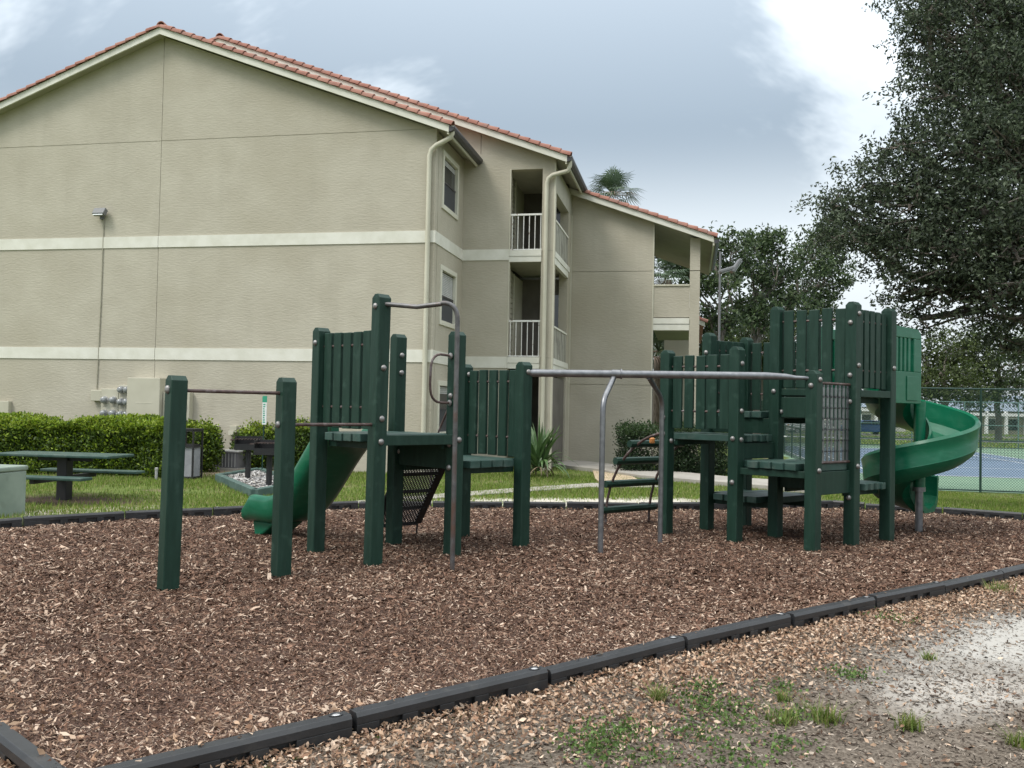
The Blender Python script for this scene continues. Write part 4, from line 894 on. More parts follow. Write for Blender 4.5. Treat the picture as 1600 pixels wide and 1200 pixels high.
# ---- spiral slide off the right tower
pc = np.array([5.60, 12.12]); dirT = (PX['R']+PX['X'])/2-pc; th0 = atan2(dirT[1], dirT[0])
sp = []; turns = 1.47; ns = 84; r_in, r_out = .15, .69
for i in range(ns+1):
    t = i/ns; th_ = th0+.15-2*pi*turns*t; er = np.array([cos(th_), sin(th_), 0]); z = 1.86-1.66*t+.10*sms(t, .93, 1)
    sp.append((v3(pc, z), er, ZA))
hgt = .43
pr = [(r_in, .30), (r_in-.03, .30), (r_in-.03, .02), (r_in+.06, -.05), (r_out-.12, -.05), (r_out-.02, .03), (r_out+.024, .12), (r_out+.019, .135), (r_out+.032, .22), (r_out+.027, .235), (r_out+.038, .34), (r_out+.055, hgt-.02), (r_out+.03, hgt+.02), (r_out-.01, hgt), (r_out-.02, .16), (r_out-.12, .05), (r_out-.3, .0), (r_in+.2, .0), (r_in+.05, .06)]
SPI = part('spiral_slide', sweep(sp, pr), 'plastic', PS, smooth=30)
part('centre_pole', MB().tube([v3(pc, .62), v3(pc, 1.80)], .075, 16), 'plastic', SPI, smooth=40); part('pole_foot', MB().tube([v3(pc, -.2), v3(pc, .60)], .052, 14), 'galv', SPI, smooth=40); part('pole_collar', MB().tube([v3(pc, .57), v3(pc, .63)], .082, 16), 'galv', SPI, smooth=40)
# moulded entry hood with slots, one each side
rx = PX['X']-PX['R']; hd_ = unit(S2)
for base_, inn, nm in ((PX['R']+hd_*.06, 1, 'a'), (PX['X']+hd_*.06, -1, 'b')):
    hl = .80; hb = MB(); o_ = v3(base_, 0); x_ = v3(hd_, 0); y_ = v3(unit(rx)*inn, 0)
    hb.boxf(o_, x_, y_, ZA, (0, 0, 1.76), (hl, .05, 2.18)); hb.prism([o_+x_*0+ZA*2.62, o_+x_*(hl-.0)+ZA*2.62, o_+x_*(hl-.0)+ZA*2.64, o_+x_*(hl-.03)+ZA*2.71, o_+x_*(hl-.09)+ZA*2.75, o_+ZA*2.77], y_*.05)
    xs2 = [0, .085, .125, .205, .245, .325, .365, .445, .485, .60, hl]
    for a_, b_ in ((0, .09), (.135, .195), (.24, .30), (.345, .405), (.45, .51), (.60, hl)): hb.boxf(o_, x_, y_, ZA, (a_, 0, 2.18), (b_, .05, 2.62))
    hh = part('slide_hood', hb, 'plastic', SPI, bevel=.008)
    hb = MB(); hb.boxf(o_, x_, y_, ZA, (.05, -.012, 1.80), (.14, 0, 2.14)); hb.boxf(o_, x_, y_, ZA, (.40, -.012, 1.80), (.70, 0, 2.12)); part('hood_rib', hb, 'plastic', hh, bevel=.006)

# ================================================================== YARD FURNITURE
# utility pedestal on the far left
ub = GP(13, 810, 0); ut = thing('utility_box', (ub[0]-.47, ub[1]+.3, 0), 'weathered pale green utility box at the left edge of the lawn', 'utility box')
part('body', MB().boxf((ub[0]-.47, ub[1]+.3, 0), UA, VA, ZA, (-.36, -.30, -.05), (.36, .30, .60)), 'utility', ut, bevel=.02)
part('lid', MB().boxf((ub[0]-.47, ub[1]+.3, 0), UA, VA, ZA, (-.375, -.315, .601), (.375, .315, .67)), 'utility', ut, bevel=.02)
# picnic table with one pedestal
tb = GP(100, 781, 0); TD = unit(UA[:2]+np.array([.0, .06])); TN = np.array([-TD[1], TD[0]])
pt = thing('picnic_table', tb, 'dark green pedestal picnic table with two benches on the lawn', 'picnic table')
x_, y_ = v3(TD, 0), v3(TN, 0)
part('table_top', MB().boxf(tb, x_, y_, ZA, (-.98, -.36, .69), (.96, .36, .735)), 'woodtop', pt, bevel=.012)
part('pedestal', MB().boxf(tb, x_, y_, ZA, (-.085, -.085, -.1), (.085, .085, .689)), 'blackmetal', pt, bevel=.01)
part('arm', MB().boxf(tb, x_, y_, ZA, (-.035, -.78, .315), (.035, .78, .385)), 'blackmetal', pt); part('arm', MB().boxf(tb, x_, y_, ZA, (-.45, -.04, .62), (.45, .04, .688)), 'blackmetal', pt)
for s_ in (-1, 1): part('bench', MB().boxf(tb, x_, y_, ZA, (-.86, s_*.72-.14, .386), (.86, s_*.72+.14, .43)), 'woodtop', pt, bevel=.01)
# litter bin
bn = GP(297, 749, 0); bt = thing('litter_bin', bn, 'grey panelled litter bin in a black frame beside the hedge', 'litter bin')
part('panel', MB().boxf(bn, UA, VA, ZA, (-.20, -.15, .06), (.13, .15, .66)), 'bingrey', bt, bevel=.01)
fr_ = MB()
for sx_ in (-.22, .15):
    for sy_ in (-.17, .17): fr_.boxf(bn, UA, VA, ZA, (sx_-.015, sy_-.015, 0), (sx_+.015, sy_+.015, 1.0))
for z in (.03, .66, .98):
    for sy_ in (-.17, .17): fr_.boxf(bn, UA, VA, ZA, (-.204, sy_-.013, z), (.134, sy_+.013, z+.03))
    for sx_ in (-.22, .15): fr_.boxf(bn, UA, VA, ZA, (sx_-.013, -.154, z), (sx_+.013, .154, z+.03))
part('frame', fr_, 'blackmetal', bt); part('liner', MB().boxf(bn, UA, VA, ZA, (-.19, -.14, .661), (.12, .14, .72)), 'blackmetal', bt); part('lid', MB().boxf(bn, UA, VA, ZA, (-.24, -.19, 1.011), (.17, .19, 1.04)), 'blackmetal', bt)
# grill pad with gravel
pq = [GP(341, 752, .0), GP(398, 778, .0), GP(470, 764, .0), GP(405, 741, .0)]
gp = thing('grill_pad', pq[1], 'gravel bed framed by green landscape timbers under the grills', 'gravel bed')
for k in range(4): a_, b_ = pq[k], pq[(k+1) % 4]; part('timber', MB().bar(a_+ZA*.07, b_+ZA*.07, .13, .16), 'padwood', gp, bevel=.01)
pb2 = np.array([[q[0], q[1]] for q in pq]); X = RNG.uniform(pb2[:, 0].min(), pb2[:, 0].max(), 9000); Y = RNG.uniform(pb2[:, 1].min(), pb2[:, 1].max(), 9000); k = inpoly(X, Y, [tuple(q) for q in pb2]); X, Y = X[k], Y[k]; n = len(X)
part('gravel_base', MB().prism([q+ZA*.02 for q in pq], (0, 0, .06)), 'concrete', gp)
P = np.stack([X, Y, np.full(n, .085)+RNG.uniform(0, .02, n)], 1); Q, C2 = chips(P, RNG.uniform(.03, .07, n), RNG.uniform(.025, .05, n), .4, pick([(.45, .44, .43), (.33, .32, .31), (.55, .54, .52), (.2, .19, .19), (.38, .35, .31)], n, .15))
fast('gravel', Q, 4, 'gravel', C2, parent=gp, kind='stuff')
def grill(px, py, dep, lab, rz):
    q = GP(px, py, .06); q[2] = 0; t_ = thing('park_grill', q, lab, 'grill', 'pedestal grills on the gravel bed')
    part('pedestal', MB().tube([q, q+ZA*.66], .055, 12), 'blackmetal', t_, smooth=40)
    x_ = np.array([cos(rz), sin(rz), 0]); y_ = np.array([-sin(rz), cos(rz), 0]); w, d_ = .25, .20
    fb = MB(); fb.boxf(q, x_, y_, ZA, (-w, -d_, .66), (w, d_, .68))
    for a_, b_ in (((-w, -d_, .681), (-w+.012, d_, .92)), ((w-.012, -d_, .681), (w, d_, .92)), ((-w+.013, d_-.012, .681), (w-.013, d_, .92)), ((-w+.013, -d_, .681), (w-.013, -d_+.012, .78))): fb.boxf(q, x_, y_, ZA, a_, b_)
    part('firebox', fb, 'blackmetal', t_)
    gr = MB()
    for k in range(9): gr.boxf(q, x_, y_, ZA, (-w+.02+k*.055, -d_-.04, .865), (-w+.032+k*.055, d_-.013, .877))
    part('grate', gr, 'rust', t_); part('handle', MB().boxf(q, x_, y_, ZA, (w+.001, -.1, .84), (w+.09, -.06, .865)), 'rust', t_); part('handle', MB().boxf(q, x_, y_, ZA, (-w-.09, -.1, .84), (-w-.001, -.06, .865)), 'rust', t_)
grill(387, 750, 0, 'black pedestal grill at the back of the gravel bed', .2); grill(420, 762, 0, 'black pedestal grill nearer the green slide', .1)
sg = GP(409, 744, .0); sn = thing('marker_sign', sg, 'slim vertical white and green marker sign behind the grills', 'sign')
part('post', MB().tube([sg-ZA*.1, sg+ZA*1.2+UA*.02], .014, 6), 'fence', sn)
part('sign_panel', MB().boxf(sg+UA*.035, UA, VA, ZA, (-.05, -.03, 1.12), (.05, -.018, 1.60)), 'signwhite', sn); part('sign_cap', MB().boxf(sg+UA*.035, UA, VA, ZA, (-.052, -.031, 1.601), (.052, -.017, 1.74)), 'signgreen', sn)
for k in range(9): part('lettering', MB().boxf(sg+UA*.035, UA, VA, ZA, (-.028, -.033, 1.16+k*.048), (-.028+.05*random.uniform(.6, 1), -.0305, 1.185+k*.048)), 'signgreen', sn)
# air conditioning condensers
def ac_round(p, r, h, lab):
    t_ = thing('air_conditioner', p, lab, 'air conditioner')
    part('core', MB().lathe(p, ZA, [(r-.03, .05), (r-.03, h-.06)], 20), 'blackmetal', t_, smooth=40)
    g_ = MB()
    for k in range(13): g_.lathe(p+ZA*(.08+k*(h-.18)/12), ZA, [(r-.028, 0), (r, .005), (r, .02), (r-.028, .026)], 20)
    part('louvres', g_, 'acgrey', t_, smooth=30); part('top', MB().lathe(p, ZA, [(r+.01, h-.06), (r+.01, h-.01), (r*.5, h+.03), (.05, h+.035)], 20), 'aclight', t_, smooth=30); part('pad', MB().box((p[0]-r-.08, p[1]-r-.08, -.03), (p[0]+r+.08, p[1]+r+.08, .05)), 'concrete', t_)
ac_round(GP(337, 728, 0), .33, .62, 'round grey air conditioner behind the litter bin')
p = GP(362, 734, 0); t_ = thing('air_conditioner', p, 'low square air conditioner with light top beside the round one', 'air conditioner')
part('case', MB().boxf(p, UA, VA, ZA, (-.29, -.25, .06), (.29, .35, .42)), 'acgrey', t_); part('top', MB().boxf(p, UA, VA, ZA, (-.31, -.27, .421), (.31, .37, .46)), 'aclight', t_, bevel=.01); part('pad', MB().boxf(p, UA, VA, ZA, (-.36, -.32, -.03), (.36, .42, .058)), 'concrete', t_)
for k in range(7): part('louvre', MB().boxf(p, UA, VA, ZA, (-.27+k*.08, -.262, .08), (-.255+k*.08, -.251, .40)), 'aclight', t_)
q = GP(244, 750, 0); single('pipe_stub', MB().tube([q-ZA*.05, q+ZA*.20], .03, 8).lathe(q+ZA*.2, ZA, [(.036, 0), (.036, .04), (.02, .05)], 8), 'aclight', q, 'short pale pipe stub at the foot of the hedge', 'pipe')

# ================================================================== VEGETATION
def shell_leaves(center, radii, n, size, inner=.55, boxy=1.0):
    d = unit(RNG.normal(size=(n, 3))); 
    if boxy > 1: d = np.sign(d)*np.abs(d)**(1/boxy); d = d/np.max(np.abs(d), axis=1, keepdims=True)*.97
    r = inner+(1-inner)*RNG.random((n, 1))**.6
    return np.asarray(center)+d*r*np.asarray(radii)
def shrub(name, base, radii, n, size, cols, label, cat='shrub', group=None, boxy=1.0, stems=5, wl=.5, top=None):
    t_ = thing(name, base, label, cat, group); c = np.asarray(base)+np.array([0, 0, radii[2]*.98])
    P = shell_leaves(c, radii, n, size, boxy=boxy); P[:, 2] = np.maximum(P[:, 2], base[2]+.03)
    P += RNG.normal(size=P.shape)*.06
    C_ = pick(cols, n, .2)
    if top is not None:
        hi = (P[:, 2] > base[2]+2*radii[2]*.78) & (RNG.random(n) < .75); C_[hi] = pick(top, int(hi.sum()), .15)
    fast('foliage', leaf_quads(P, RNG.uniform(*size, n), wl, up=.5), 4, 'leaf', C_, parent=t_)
    b = MB()
    for k in range(stems):
        a_ = RNG.uniform(0, 2*pi); q = np.array([cos(a_)*radii[0]*.55, sin(a_)*radii[1]*.55, radii[2]*1.3]); b.tube([np.asarray(base)+q*np.array([.2, .2, 0])-ZA*.05, np.asarray(base)+q*.5, np.asarray(base)+q], [.022, .016, .008], 5)
    part('stems', b, 'bark', t_); return t_
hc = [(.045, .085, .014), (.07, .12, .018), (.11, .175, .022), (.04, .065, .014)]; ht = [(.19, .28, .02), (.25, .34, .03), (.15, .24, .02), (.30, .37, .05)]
hb = GP(120, 738, 0)
HD = thing('hedge', (-8.9, 19.1, 0), 'clipped bright green hedge in front of the meter bank', 'hedge')
n = 52000; a = RNG.uniform(-4.4, 2.05, n); face = RNG.random(n); b_ = np.where(face < .45, -.62+np.abs(RNG.normal(size=n))*.13, RNG.uniform(-.62, .6, n)); top_z = 1.12+.07*np.sin(a*2.3)+.06*vnoise(a*1.0, b_, 1.9, 31)
z = np.where(face < .45, RNG.uniform(.05, 1.1, n), top_z-np.abs(RNG.normal(size=n))*.12); z = np.where(face > .9, RNG.uniform(.05, 1.2, n), z); a = np.where(face > .93, 2.05-np.abs(RNG.normal(size=n))*.12, a)
b_ = b_+.30*(vnoise(a, z, 2.2, 33)-.5); z = z+.10*(vnoise(a, b_, 3.1, 35)-.5)*(z > .8)
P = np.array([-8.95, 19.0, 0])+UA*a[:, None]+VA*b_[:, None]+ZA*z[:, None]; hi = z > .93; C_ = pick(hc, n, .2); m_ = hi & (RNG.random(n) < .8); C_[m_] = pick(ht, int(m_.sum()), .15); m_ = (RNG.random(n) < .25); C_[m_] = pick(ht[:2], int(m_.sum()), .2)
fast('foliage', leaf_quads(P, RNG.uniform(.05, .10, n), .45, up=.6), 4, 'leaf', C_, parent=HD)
n = 9000; a = RNG.uniform(-4.3, 1.9, n); b_ = RNG.uniform(-.40, .45, n); z = RNG.uniform(.1, .92, n)
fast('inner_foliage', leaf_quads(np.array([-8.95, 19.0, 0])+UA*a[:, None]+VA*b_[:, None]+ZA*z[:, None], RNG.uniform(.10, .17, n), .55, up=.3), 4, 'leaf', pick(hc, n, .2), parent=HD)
st_ = MB()
for k in range(26): a_ = -4.2+k*.24; q = np.array([-8.95, 19.0, 0])+UA*a_; st_.tube([q-ZA*.05, q+ZA*.5+UA*random.uniform(-.1, .1)+VA*random.uniform(-.2, .2), q+ZA*1.0+UA*random.uniform(-.2, .2)+VA*random.uniform(-.3, .3)], [.02, .015, .008], 5)
part('stems', st_, 'bark', HD)
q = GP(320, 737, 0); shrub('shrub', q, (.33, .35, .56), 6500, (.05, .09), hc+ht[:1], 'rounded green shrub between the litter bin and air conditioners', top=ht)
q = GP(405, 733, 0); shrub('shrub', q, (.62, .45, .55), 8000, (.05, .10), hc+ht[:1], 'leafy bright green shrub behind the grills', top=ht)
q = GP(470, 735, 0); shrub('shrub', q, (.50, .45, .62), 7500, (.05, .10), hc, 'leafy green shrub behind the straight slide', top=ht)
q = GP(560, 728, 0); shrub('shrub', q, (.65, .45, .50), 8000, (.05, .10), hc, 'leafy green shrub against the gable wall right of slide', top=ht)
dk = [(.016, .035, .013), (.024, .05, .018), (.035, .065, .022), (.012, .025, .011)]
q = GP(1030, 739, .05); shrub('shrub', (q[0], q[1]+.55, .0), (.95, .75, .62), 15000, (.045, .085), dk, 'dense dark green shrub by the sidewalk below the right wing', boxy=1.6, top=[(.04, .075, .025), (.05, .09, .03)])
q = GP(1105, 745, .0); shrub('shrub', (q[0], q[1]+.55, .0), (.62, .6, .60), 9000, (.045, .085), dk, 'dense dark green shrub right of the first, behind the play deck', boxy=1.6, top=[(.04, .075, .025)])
# strap-leaved lily clump
q = GP(842, 746, 0); ly = thing('lily_plant', q, 'tall strap-leaved plant with arching leaves by the building corner', 'plant'); lf = MB(); base_ = q+ZA*.28
def strap(b, a_, el, ln_, w, droop, m, seg=7):
    d_ = np.array([cos(a_)*cos(el), sin(a_)*cos(el), sin(el)]); sd_ = np.array([-sin(a_), cos(a_), 0]); vs = []; fs = []; p_ = np.array(b, float)
    for i in range(seg+1):
        t = i/seg; ww = w*(.55+.9*t*(1-t)*2)*(1-t**4)+.002; vs += [p_-sd_*ww, p_+sd_*ww+ZA*0]; d_ = unit(d_+np.array([0, 0, -droop*(t+.1)])); p_ = p_+d_*ln_/seg
    for i in range(seg): fs.append((2*i, 2*i+1, 2*i+3, 2*i+2))
    return vs, fs
M['lily'] = mat('lily_leaf', (.045, .10, .03), (.10, .17, .06), 5, rough=.4, spec=.5, trans=.15); M['lilydry'] = mat('lily_dry_leaf', (.16, .13, .08), (.25, .2, .12), 5, rough=.8)
for k in range(64):
    el = radians(RNG.uniform(25, 88)); vs, fs = strap(base_+RNG.normal(size=3)*.06, RNG.uniform(0, 2*pi), el, RNG.uniform(.75, 1.15), RNG.uniform(.028, .048), RNG.uniform(.08, .32) if el > .9 else RNG.uniform(.25, .5), 'lily'); part('leaf', MB().add(vs, fs), 'lily', ly)
for k in range(22): vs, fs = strap(base_+RNG.normal(size=3)*.06, RNG.uniform(0, 2*pi), radians(RNG.uniform(-10, 25)), RNG.uniform(.4, .6), .022, .7, 'd'); part('dry_leaf', MB().add(vs, fs), 'lilydry', ly)

def branch(b, p0, p1, r0, r1, sag=.0, n=5, seg=6, wob=.06):
    p0 = np.asarray(p0, float); p1 = np.asarray(p1, float); ln_ = np.linalg.norm(p1-p0); pts = [p0]
    for i in range(1, n): t = i/n; pts.append(p0+(p1-p0)*t+RNG.normal(size=3)*ln_*wob*.5+ZA*sag*sin(pi*t)*ln_)
    pts.append(p1); b.tube(pts, list(np.linspace(r0, r1, n+1)), seg, cap=False); return pts
def tree(name, base, trunk_top, lobes, clumps, per, csig, lsize, cols, label, r0, cat='tree', group=None, wl=.5, dens=None):
    t_ = thing(name, base, label, cat, group); wood = MB(); base = np.asarray(base, float); trunk_top = np.asarray(trunk_top, float)
    tp = branch(wood, base-ZA*.2, trunk_top, r0, r0*.62, n=6, seg=10, wob=.03); P = []
    vol = np.array([np.prod(l[1])**(2/3) for l in lobes]); vol = vol/vol.sum()
    for (c, r), w in zip(lobes, vol):
        c = np.asarray(c, float); r = np.asarray(r, float); nk = max(4, int(clumps*w)); s0 = tp[RNG.integers(3, 7)]
        lim = branch(wood, s0, c, r0*.36, r0*.12, sag=.08, n=6, seg=6, wob=.10)
        d = unit(RNG.normal(size=(nk, 3))); rr = .35+.65*RNG.random((nk, 1))**.55; K = c+d*rr*r
        for q in K[:min(nk, 16)]: branch(wood, lim[RNG.integers(3, 7)], q, r0*.085, r0*.02, n=4, seg=4, wob=.12)
        tw = 7; idx = np.repeat(np.arange(nk), max(1, per//tw)); T_ = K[idx]+RNG.normal(size=(len(idx), 3))*csig*np.array([1, 1, .65])      # twigs, then leaves on each twig
        idx = np.repeat(np.arange(len(T_)), tw); P.append(T_[idx]+RNG.normal(size=(len(idx), 3))*lsize[1]*.42)
    P = np.concatenate(P); n = len(P)
    part('trunk', wood, 'bark', t_, smooth=60)
    fast('crown', leaf_quads(P, RNG.uniform(*lsize, n), wl, up=-.1), 4, 'leaf', pick(cols, n, .22), parent=t_)
    return t_
# big live oak on the right
oak_px = [(1500, 60, 95, 15.5), (1570, 30, 110, 16.5), (1480, 150, 70, 15.0), (1560, 150, 100, 15.0), (1420, 235, 62, 15.0), (1500, 240, 80, 14.5), (1590, 250, 90, 15.0), (1350, 290, 50, 15.2), (1430, 320, 75, 14.6), (1530, 330, 85, 14.2),
          (1330, 365, 55, 15.0), (1400, 390, 62, 14.6), (1490, 395, 64, 14.2), (1585, 390, 80, 14.0), (1420, 455, 42, 14.4), (1470, 452, 28, 14.4), (1438, 498, 24, 14.6), (1545, 470, 52, 14.0), (1590, 500, 60, 14.2), (1300, 320, 30, 15.3), (1660, 120, 120, 16), (1690, 300, 120, 15), (1680, 450, 90, 14.5), (1600, -60, 130, 16), (1480, -30, 80, 16), (1760, 0, 150, 16), (1800, 200, 150, 16), (1570, 545, 26, 14.6), (1450, 20, 45, 15.4)]
lob = []
for px, py, rp, dp in oak_px: r = rp*1.06/FPX*dp; lob.append((DP(px, py, dp), (r, r*1.25, r*.85)))
oc_ = [(.044, .062, .036), (.060, .082, .047), (.080, .106, .060), (.105, .135, .080), (.032, .046, .029)]
tree('oak_tree', (12.6, 16.0, 0), (12.0, 15.8, 4.6), lob, 2450, 56, .17, (.055, .10), oc_, 'large dark live oak overhanging from the right edge', .42, wl=.42)
# trees beyond the building and court
def px_tree(name, dep, base_px, ltrunk, lobes, cols, label, clumps, per, r0=.25, ls=(.16, .30), cs=.36, group=None):
    lb = []
    for px, py, rp in lobes: r = rp/FPX*dep; lb.append((DP(px, py, dep+RNG.uniform(-.06, .06)*dep*.6), (r, r, r*.8)))
    b0 = DP(base_px, 660, dep); b0[2] = CZ; tt_ = DP(ltrunk[0], ltrunk[1], dep); tree(name, b0, tt_, lb, clumps, per, cs, ls, cols, label, r0, group=group)
mc = [(.045, .072, .03), (.062, .096, .038), (.085, .125, .048), (.032, .05, .024), (.105, .145, .06)]
yc = [(.05, .072, .022), (.07, .098, .028), (.09, .12, .036), (.036, .052, .019)]
px_tree('tree', 46, 1120, (1128, 500), [(1115, 395, 26), (1140, 430, 26), (1150, 380, 22), (1105, 440, 28), (1070, 420, 30), (1055, 390, 22), (1100, 500, 30), (1140, 500, 26), (1090, 540, 34)], mc, 'slender dark tree right behind the wing of the building', 260, 32, .22)
px_tree('tree', 50, 1182, (1182, 455), [(1185, 385, 28), (1205, 380, 22), (1225, 420, 26), (1180, 430, 22), (1210, 450, 28), (1165, 410, 20), (1195, 490, 30), (1160, 480, 26), (1230, 470, 22)], mc, 'forked tree with open crown rising behind the slat panels', 260, 32, .24)
px_tree('tree', 54, 1215, (1232, 470), [(1290, 380, 36), (1265, 410, 32), (1300, 430, 38), (1275, 460, 32), (1250, 490, 30), (1285, 490, 28), (1290, 360, 26)], mc, 'broad tree touching the oak crown left of it', 285, 32, .26)
px_tree('tree', 60, 1200, (1190, 560), [(1150, 520, 36), (1190, 530, 40), (1230, 520, 34), (1120, 540, 30), (1170, 560, 42), (1220, 560, 38)], yc, 'low yellow green tree just above the slat panels', 260, 38, .24)
px_tree('tree', 72, 1480, (1475, 580), [(1450, 570, 34), (1480, 545, 40), (1520, 560, 44), (1470, 600, 34), (1440, 610, 26), (1505, 600, 40)], yc, 'yellow green tree beyond the court right of spiral slide', 260, 38, .3, ls=(.2, .36), cs=.45)
px_tree('tree', 76, 1560, (1560, 580), [(1560, 540, 48), (1600, 570, 50), (1545, 595, 42), (1590, 610, 44), (1640, 560, 50), (1530, 620, 30)], mc+yc[:1], 'darker tree beyond the court at the right edge', 260, 38, .3, ls=(.2, .36), cs=.45)
px_tree('tree', 84, 1340, (1340, 560), [(1330, 580, 40), (1380, 590, 38), (1290, 580, 38), (1420, 600, 34), (1250, 585, 40), (1310, 612, 36)], mc, 'dense tree mass behind the tall play tower', 285, 38, .3, ls=(.22, .4), cs=.5)
px_tree('tree', 70, 1040, (1040, 560), [(1020, 540, 40), (1060, 550, 40), (990, 560, 36), (1040, 600, 44), (1080, 590, 36)], mc, 'green tree seen through the open landing of the wing', 186, 34, .26, ls=(.2, .34), cs=.45)
px_tree('tree', 95, 1700, (1700, 560), [(1680, 540, 70), (1760, 550, 70), (1840, 560, 70), (1720, 600, 60), (1800, 610, 60)], mc, 'tree beyond the court outside the right edge', 186, 38, .3, ls=(.25, .45), cs=.6)
px_tree('tree', 100, 1130, (1130, 590), [(1090, 590, 46), (1150, 595, 46), (1210, 600, 46), (1130, 620, 40), (1190, 625, 40)], mc, 'far low tree between the wing and play tower', 186, 38, .3, ls=(.25, .45), cs=.6)
px_tree('tree', 88, 1900, (1900, 580), [(1880, 560, 60), (1960, 570, 60), (1840, 600, 50), (1920, 610, 50)], mc, 'tree far beyond the court right of the picture', 200, 38, .3, ls=(.25, .45), cs=.6)
px_tree('tree', 90, 2080, (2080, 580), [(2060, 555, 66), (2140, 570, 60), (2020, 600, 50), (2100, 610, 50)], yc, 'yellow green tree far beyond the court right of the picture', 200, 38, .3, ls=(.25, .45), cs=.6)
# cabbage palms
M['palm'] = mat('palm_leaf', (.05, .085, .045), (.10, .15, .085), 2, rough=.5, trans=.15); M['palmdry'] = mat('palm_dry', (.15, .11, .085), (.23, .18, .14), 2, rough=.8)
def palm(px, py, dep, r, label, nf=34, dry=6):
    c = DP(px, py, dep); base = np.array([c[0], c[1], CZ if c[0] > 6 else 0.0]); t_ = thing('cabbage_palm', base, label, 'palm')
    part('trunk', MB().tube([base-ZA*.1, (base+c)/2+RNG.normal(size=3)*.05, c-ZA*r*.2], [.20, .17, .17], 9), 'bark', t_, smooth=60)
    for k in range(nf+dry):
        a_ = RNG.uniform(0, 2*pi); el = radians(RNG.uniform(-25, 85)) if k < nf else radians(RNG.uniform(-60, -5)); d_ = np.array([cos(a_)*cos(el), sin(a_)*cos(el), sin(el)]); hub = c+d_*r*RNG.uniform(.25, .55); m_ = MB(); m_.tube([c, hub], .02, 4)
        s_ = unit(np.cross(d_, ZA+.01)); u_ = np.cross(s_, d_)
        for j in range(15):
            an = radians(-85+j*170/14); dd = unit(d_*cos(an)+s_*sin(an)+u_*.22); ln_ = r*.66*(1-.25*abs(an)/1.5); w_ = np.cross(dd, u_)*.022*r/1.2; tip = hub+dd*ln_*RNG.uniform(.8, 1.1)+np.array([0, 0, -.30*ln_])
            mid = hub+dd*ln_*.55; m_.add([hub, mid+w_, tip, mid-w_], [(0, 1, 2, 3)])
        part('frond', m_, 'palm' if k < nf else 'palmdry', t_)
palm(957, 303, 45, 1.6, 'fan palm crown rising behind the right wing roof'); palm(1046, 428, 44, 1.5, 'fan palm seen through the upper open landing', 28, 4); palm(1028, 548, 38, 1.3, 'low fan palm seen through the lower open landing', 24, 6)

# ================================================================== TENNIS COURT
def CU(u_, v_, z=CZ): return UA*u_+VA*v_+ZA*z
def sheet(mb, u0, u1, v0, v1, z): mb.add([CU(u0, v0, z), CU(u1, v0, z), CU(u1, v1, z), CU(u0, v1, z)], [(0, 1, 2, 3)])
mb = MB(); sheet(mb, 2.2, 33, 26.6, 62.5, CZ+.012); structure('tennis_court_surround', mb, 'courtgreen')
cu, cv = 10.6, 33.0; mb = MB(); sheet(mb, cu-5.6, cu+5.6, cv-.1, cv+23.9, CZ+.018); structure('tennis_court', mb, 'courtblue')
mb = MB(); sheet(mb, 21.5, 32.0, cv-.1, cv+23.9, CZ+.018); structure('tennis_court', mb, 'courtblue')
ml = MB(); zl = CZ+.024
for a_ in (-5.485, 5.485): sheet(ml, cu+a_-.035, cu+a_+.035, cv, cv+23.77, zl)
for a_ in (-4.115, 4.115): sheet(ml, cu+a_-.035, cu+a_+.035, cv+.06, cv+23.71, zl)
sheet(ml, cu-5.44, cu+5.44, cv-.05, cv+.05, zl+.002); sheet(ml, cu-5.44, cu+5.44, cv+23.72, cv+23.82, zl+.002); sheet(ml, cu-4.07, cu+4.07, cv+5.49-.035, cv+5.49+.035, zl+.002); sheet(ml, cu-4.07, cu+4.07, cv+18.28-.035, cv+18.28+.035, zl+.002); sheet(ml, cu-.035, cu+.035, cv+5.53, cv+18.24, zl)
structure('court_lines', ml, 'courtline')
nt_ = thing('tennis_net', CU(cu, cv+11.885), 'dark tennis net strung between two green posts across the court', 'tennis net')
for s_ in (-1, 1): q = CU(cu+s_*6.35, cv+11.885); part('net_post', MB().tube([q, q+ZA*1.12], .055, 10), 'fence', nt_)
nm = MB()
for k in range(85): q = CU(cu-6.3+k*.15, cv+11.885); nm.bar(q+ZA*.05, q+ZA*.92, .008, .008, up=VA)
for k in range(8): nm.bar(CU(cu-6.3, cv+11.885, CZ+.05+k*.12), CU(cu+6.3, cv+11.885, CZ+.05+k*.12), .008, .008)
part('netting', nm, 'net', nt_, kind='stuff'); part('net_band', MB().bar(CU(cu-6.3, cv+11.885, CZ+.93), CU(cu+6.3, cv+11.885, CZ+.93), .02, .05), 'courtline', nt_)
